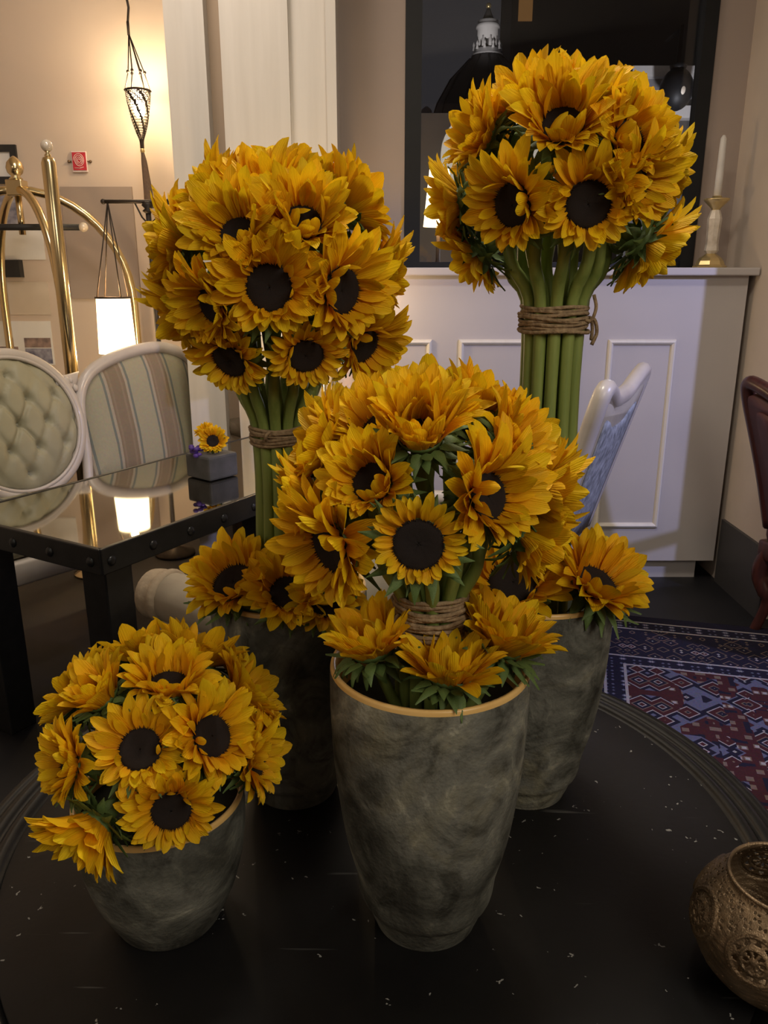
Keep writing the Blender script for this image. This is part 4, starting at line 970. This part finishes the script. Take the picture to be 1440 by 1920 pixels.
# ================================================================== STAND LAMP with crossbar and hanging shade
YS = 3.80
sp_ = ony(268, 378, YS); sl = empty('stand_lamp', (sp_.x+0.02, sp_.y, 0), 0, 'slim bronze lamp stand with crossbar, tassels and hanging lit shade', 'lamp')
ox = sp_.x+0.02; zc = sp_.z
MB().tube([(0, 0, 0.02), (0, 0, zc)], 0.012, 10).build('post', M['bronze'], sl)
MB().lathe([(0.10, 0), (0.10, 0.015), (0.03, 0.04), (0.014, 0.06)], 24).build('base', M['bronze'], sl)
xl = ony(193, 375, YS).x-ox; xr = ony(317, 375, YS).x-ox
MB().tube([(xl, 0, zc), (xr, 0, zc)], 0.0085, 8).sphere((xr, 0, zc), 0.014, 10, 6).sphere((xl, 0, zc), 0.012, 10, 6).build('crossbar', M['bronze'], sl)
MB().lathe([(0.012, zc-0.05), (0.026, zc-0.04), (0.014, zc-0.03), (0.028, zc-0.015), (0.014, zc)], 14).build('collar', M['bronze'], sl)
for s, e_ in ((-1, xl*0.3), (1, xr*0.85)): MB().tube([(0, 0, zc-0.10), (e_*0.5, 0, zc-0.065), (e_, 0, zc)], 0.004, 6).build('scroll_brace', M['bronze'], sl)
for (x, z0) in ((xr*0.9, 0.01), (xr*0.62, 0.11), (xr*0.78, 0.08)):
    MB().tube([(x, 0, zc), (x, 0, zc-z0-0.03)], 0.002, 5).sphere((x, 0, zc-z0-0.035), 0.013, 10, 6).tube([(x, 0, zc-z0-0.045), (x+0.002, 0, zc-z0-0.09), (x+0.004, 0, zc-z0-0.17)], [0.010, 0.013, 0.016], 10).build('tassel', M['tassel'], sl)
zr = ony(215, 558, YS).z; xs = ony(212, 560, YS).x-ox; rr_ = 0.078; zs2 = ony(215, 662, YS).z
for k in range(4):
    a = PI/4+k*PI/2; MB().tube([(xl+0.02, 0, zc), (xs+rr_*math.cos(a), rr_*math.sin(a), zr)], 0.003, 5).build('hanger', M['bronze'], sl)
MB().tube([(xs+rr_*math.cos(2*PI*i/32), rr_*math.sin(2*PI*i/32), zr) for i in range(32)], 0.005, 6, closed=True).build('shade_ring', M['bronze'], sl)
MB().lathe([(rr_-0.002, zr-0.004), (rr_+0.008, zs2)], 32, (xs, 0, 0), caps=False).build('lamp_shade', M['shade'], sl)
point('stand_lamp_light', (ox+xs, YS-0.02, zs2-0.05), 7, (1.0, 0.74, 0.42), 0.02)
point('stand_lamp_uplight', (ox+xs, YS, zr+0.02), 2.5, (1.0, 0.74, 0.42), 0.02)

# table-height lamp behind the bouquet, beside the pilaster
fl = empty('floor_lamp', (-0.245, 3.22, 0), 0, 'slim brass lamp standing against the white pilaster', 'lamp')
MB().lathe([(0.13, 0), (0.13, 0.014), (0.03, 0.03), (0.010, 0.05)], 24).build('base', M['bronze'], fl)
MB().tube([(0, 0, 0.03), (0, 0, 1.14)], 0.011, 10).build('pole', M['brass'], fl)
MB().tube([(0.045, 0.02, 0.03), (0.045, 0.02, 1.10)], 0.013, 10).build('dark_pole', M['ink'], fl)
MB().lathe([(0.085, 1.08), (0.055, 1.22)], 28, caps=False).build('lamp_shade', M['shade'], fl)
point('floor_lamp_light', (-0.245, 3.22, 1.25), 9, (1.0, 0.70, 0.38), 0.04)

# ================================================================== LOBBY WALL NOTICES
YN = YW - 0.001
def sheet(name, u0, v0, u1, v1, m, label, cat, th=0.004, y=YN, group=None):
    a = ony(u0, v0, y); b = ony(u1, v1, y)
    o = MB().box((a.x, y-th, b.z), (b.x, y, a.z)).build(name, m, None, False)
    return setp(o, label, cat, group), a, b
t0 = ony(-70, 272, YN); t1 = ony(40, 345, YN)
nf = empty('notice_frame', ((t0.x+t1.x)/2, YN, t1.z), 0, 'black framed notice hanging on the lobby wall', 'frame'); hw_ = (t1.x-t0.x)/2; hh_ = t0.z-t1.z
MB().box((-hw_, -0.02, 0), (hw_, -0.004, 0.035)).box((-hw_, -0.02, hh_-0.035), (hw_, -0.004, hh_)).box((-hw_, -0.02, 0.035), (-hw_+0.035, -0.004, hh_-0.035)).box((hw_-0.035, -0.02, 0.035), (hw_, -0.004, hh_-0.035)).build('frame_border', M['ink'], nf, False)
MB().box((-hw_+0.03, -0.008, 0.03), (hw_-0.03, 0, hh_-0.03)).build('notice_sheet', M['paper'], nf, False)
sheet('paper_sheet', -40, 420, 86, 487, M['paper'], 'white blank sheet above the black ledge on the lobby wall', 'paper')
sheet('paper_sheet', 12, 528, 96, 590, M['paper_cream'], 'cream sheet below the black ledge on the lobby wall', 'paper')
sheet('wall_ledge', -60, 488, 46, 520, M['ink'], 'black ledge between two sheets on the lobby wall', 'shelf', 0.05)
sheet('wall_panel', -30, 352, 42, 420, M['photo_blue'], 'grey-blue print under the framed notice', 'print', 0.006)
pa = ony(-60, 602, YN); pb = ony(104, 684, YN)
po = empty('photo_poster', ((pa.x+pb.x)/2, YN, pb.z), 0, 'poster with printed photographs low on the lobby wall', 'poster'); hw_ = (pb.x-pa.x)/2; hh_ = pa.z-pb.z
MB().box((-hw_, -0.004, 0), (hw_, 0, hh_)).build('poster_sheet', M['paper'], po, False)
MB().box((hw_-0.16, -0.006, hh_*0.40), (hw_-0.01, -0.003, hh_*0.62)).build('photo', M['photo_brown'], po, False)
MB().box((hw_-0.16, -0.006, hh_*0.03), (hw_-0.01, -0.003, hh_*0.38)).build('photo', M['photo_blue'], po, False)
MB().box((-hw_+0.02, -0.006, hh_*0.10), (hw_-0.20, -0.003, hh_*0.42)).build('photo', M['photo_brown'], po, False)
# red fire-hose sign with a white spiral
sc_ = ony(152, 322, YN); sg = empty('hose_sign', (sc_.x, YN, sc_.z), 0, 'small red sign with a white spiral hose pictogram on the lobby wall', 'sign')
hw_ = 0.041; hh_ = ony(152, 284, YN).z - sc_.z
MB().bbox((-hw_, -0.012, -0.004), (hw_, -0.002, hh_), 0.003).build('sign_border', M['sign_white'], sg, False)
MB().box((-hw_+0.006, -0.015, 0.006), (hw_-0.004, -0.011, hh_-0.006)).build('sign_face', M['sign_red'], sg, False)
spp = [((0.004+0.0255*i/90)*math.cos(i*0.245)*1.0, -0.0155, hh_*0.55+(0.004+0.0255*i/90)*math.sin(i*0.245)*1.18) for i in range(91)]
MB().tube(spp, 0.0017, 5).build('hose_spiral', M['sign_white'], sg)
MB().tube([(-0.026, -0.0155, 0.018), (0.0, -0.0155, 0.0155), (0.022, -0.0155, 0.022)], 0.0017, 5).build('hose_nozzle', M['sign_white'], sg)
for s in (-1, 1): MB().tube([(s*hw_, -0.006, hh_*0.5), (s*(hw_+0.012), -0.006, hh_*0.5)], 0.004, 6).sphere((s*(hw_+0.017), -0.006, hh_*0.5), 0.008, 8, 6).build('bracket', M['brass_dark'], sg)

# ================================================================== CANDLESTICK on the sill
cp = ony(1331, 492, 3.57); cp.z = 1.3915
cs = empty('candlestick', cp, 0.4, 'glass and brass candlestick on the window sill', 'candlestick')
MB().lathe([(0.068, 0), (0.070, 0.008), (0.060, 0.014), (0.054, 0.030), (0.044, 0.042), (0.030, 0.052), (0.020, 0.060)], 8).build('base', M['gold'], cs, False)
MB().lathe([(0.020, 0.058), (0.030, 0.072), (0.026, 0.10), (0.028, 0.16), (0.030, 0.20), (0.022, 0.225), (0.018, 0.235)], 8).build('crystal_stem', M['crystal'], cs, False)
MB().lathe([(0.016, 0.232), (0.020, 0.242), (0.040, 0.262), (0.052, 0.275), (0.053, 0.280), (0.036, 0.278), (0.018, 0.270), (0.020, 0.29), (0.016, 0.291)], 20).build('drip_pan', M['gold'], cs)
cd = MB().lathe([(0.0155, 0), (0.0150, 0.10), (0.0135, 0.20), (0.012, 0.245), (0.006, 0.256), (0.003, 0.258)], 16).build('candle', M['candle'], None, loc=cp+Vector((0, 0, 0.268)))
setp(cd, 'tall white candle standing in the candlestick on the sill', 'candle')

# ================================================================== OUTSIDE THE WINDOW (night)
YO = 46.0
def oz(u, v): return ony(u, v, YO)
dc = oz(911, 170); k = depth(dc)/F
ck = empty('church_dome', (dc.x, YO, 0), 0, 'floodlit lantern of a church dome seen through the window', 'building')
def zz(v): return oz(911, v).z
MB().lathe([(112*k, 0), (112*k, zz(330)), (106*k, zz(250)), (90*k, zz(195)), (66*k, zz(150)), (42*k, zz(122)), (30*k, zz(110)), (29*k, zz(106))], 32).build('dome', M['slate'], ck)
for i in range(12):
    a = 2*PI*i/12; MB().tube([(r*math.cos(a)*k, r*math.sin(a)*k, zz(v)) for r, v in ((113, 330), (107, 250), (91, 195), (67, 150), (31, 110))], 1.8*k, 5).build('dome_rib', M['slate'], ck)
MB().lathe([(29*k, zz(110)), (29*k, zz(103)), (25*k, zz(101)), (25*k, zz(94))], 24).build('lantern_base', M['stone'], ck)
MB().lathe([(11*k, zz(100)), (11*k, zz(70))], 16).build('lantern_core', M['slate'], ck)
for i in range(8):
    a = 2*PI*i/8+0.2; MB().tube([(16*k*math.cos(a), 16*k*math.sin(a), zz(98)), (16*k*math.cos(a), 16*k*math.sin(a), zz(70))], 3.4*k, 8).build('lantern_column', M['stone'], ck)
MB().lathe([(19*k, zz(75)), (19*k, zz(56)), (22*k, zz(54)), (22*k, zz(48)), (18*k, zz(46)), (19*k, zz(40)), (12*k, zz(38))], 20).build('lantern_drum', M['stone'], ck)
for i in range(10):
    a = 2*PI*i/10; MB().lathe([(3.2*k, 0), (1.6*k, 6*k), (2.6*k, 9*k), (0.4*k, 15*k)], 8, (25*k*math.cos(a), 25*k*math.sin(a), zz(96))).build('pinnacle', M['stone'], ck)
MB().lathe([(13*k, zz(40)), (9*k, zz(32)), (5*k, zz(22)), (3*k, zz(16))], 16).build('lantern_cone', M['slate'], ck)
MB().sphere((0, 0, zz(11)), 5*k, 12, 8).build('gilt_ball', M['gold'], ck)
lp = Vector((dc.x-1.5, YO-7, zz(230)))
spot('dome_floodlight', lp, (dc.x, YO, zz(52)), 20, 1.0, 1900, (1.0, 0.96, 0.92), 0.1)
# dark roofs below and beside the dome
ol = oz(795, 165); orr = oz(1330, 330)
bt = empty('dark_rooftop', (oz(812, 300).x, YO+8, 0), 0, 'small dark roof turret beside the church dome', 'building')
MB().lathe([(20*k, 0), (20*k, zz(185)), (23*k, zz(180)), (16*k, zz(160)), (10*k, zz(146)), (3*k, zz(140))], 8).build('turret', M['render_wall'], bt, False)
# amber lit opening in a dark house
hs = empty('dark_house', (oz(1060, 0).x, YO+20, 0), 0, 'unlit house behind the dome with one amber window', 'building')
k2 = k*(YO+20)/YO
hx0 = ony(960, 0, YO+20).x - oz(1060, 0).x; zt9 = ony(985, 40, YO+20).z
MB().box((hx0, 0, 0), (hx0+520*k2, 6, ony(985, -140, YO+20).z)).build('house_wall', M['slate'], hs, False)
MB().box((ony(972, 20, YO+20).x-oz(1060, 0).x, -0.15, zt9), (ony(998, 20, YO+20).x-oz(1060, 0).x, 0.02, ony(985, -60, YO+20).z)).build('lit_window', M['amber_window'], hs, False)
# stand-ins for reflections in the glass: pale cornice, wall and round dark shape
YT = 6.4
te = empty('reflection_wall', (ony(1250, 200, YT).x, YT, 0), 0, 'pale wall with white cornice standing in for a reflection in the window', 'wall')
def tx(u, v): p = ony(u, v, YT); return (p.x - te.location.x, p.z)
x0, z1 = tx(1186, 146); x1, z0 = tx(1420, 222)
MB().box((x0, 0.02, z0), (x1, 0.25, z1)).build('wall_body', M['render_wall'], te, False)
MB().box((x0-0.02, -0.06, tx(1186, 147)[1]), (x1, 0.25, tx(1186, 127)[1])).build('cornice', M['stone'], te, False)
MB().box((tx(1236, 210)[0], -0.06, tx(1236, 224)[1]), (x1, 0.25, tx(1236, 201)[1])).build('ledge', M['stone'], te, False)
MB().box((x0, 0.05, 0), (x1, 0.25, tx(1236, 224)[1])).build('lower_wall', M['slate'], te, False)
lb = ony(1268, 168, YT-0.25); tl_ = empty('reflection_oval', (lb.x, lb.y, lb.z), 0, 'round black shape standing in for a reflection in the window', 'lamp')
MB().sphere((0, 0, 0), 0.115, 20, 14, (1, 1, 1.2)).build('globe', M['black_frame'], tl_)
MB().lathe([(0.05, 0.12), (0.06, 0.15), (0.02, 0.17), (0.015, 0.40)], 14).tube([(0, 0, 0.38), (0, 0.30, 0.38)], 0.012, 8).build('stem', M['black_frame'], tl_)
MB().sphere((0.01, -0.10, -0.02), 0.028, 10, 8, (0.8, 0.6, 1.2)).build('glint_bead', M['crystal'], tl_)  # glint on the dark shape, modelled as a pale bead
point('reflection_wall_light', (lb.x-0.1, YT-1.0, lb.z-0.75), 55.0, (0.95, 0.95, 1.0), 0.05)  # unseen light added to brighten the stand-in wall
# lamp and pale panel added outside as stand-ins for reflections in the glass
tl2 = ony(823, 372, 4.7); q = empty('reflection_lamp', (tl2.x, tl2.y, 0), 0, 'lit lamp outside the window standing in for a lamp reflected in it', 'lamp')
MB().lathe([(0.085, ony(823, 425, 4.7).z), (0.055, ony(823, 318, 4.7).z)], 28, caps=False).build('lamp_shade', M['shade'], q)
MB().lathe([(0.09, 0), (0.09, 0.02), (0.015, 0.05), (0.012, 1.3), (0.03, 1.36), (0.012, 1.45), (0.012, ony(823, 420, 4.7).z)], 16).build('stand', M['bronze'], q)
pw = ony(806, 350, 5.2)
pa_ = MB().box((-0.30, 0, 0), (0.16, 0.1, ony(806, 212, 5.2).z)).build('reflection_panel', M['render_wall'], None, False, loc=(pw.x, 5.2, 0)); setp(pa_, 'pale panel outside the window standing in for a wall reflected in it', 'stand_in')
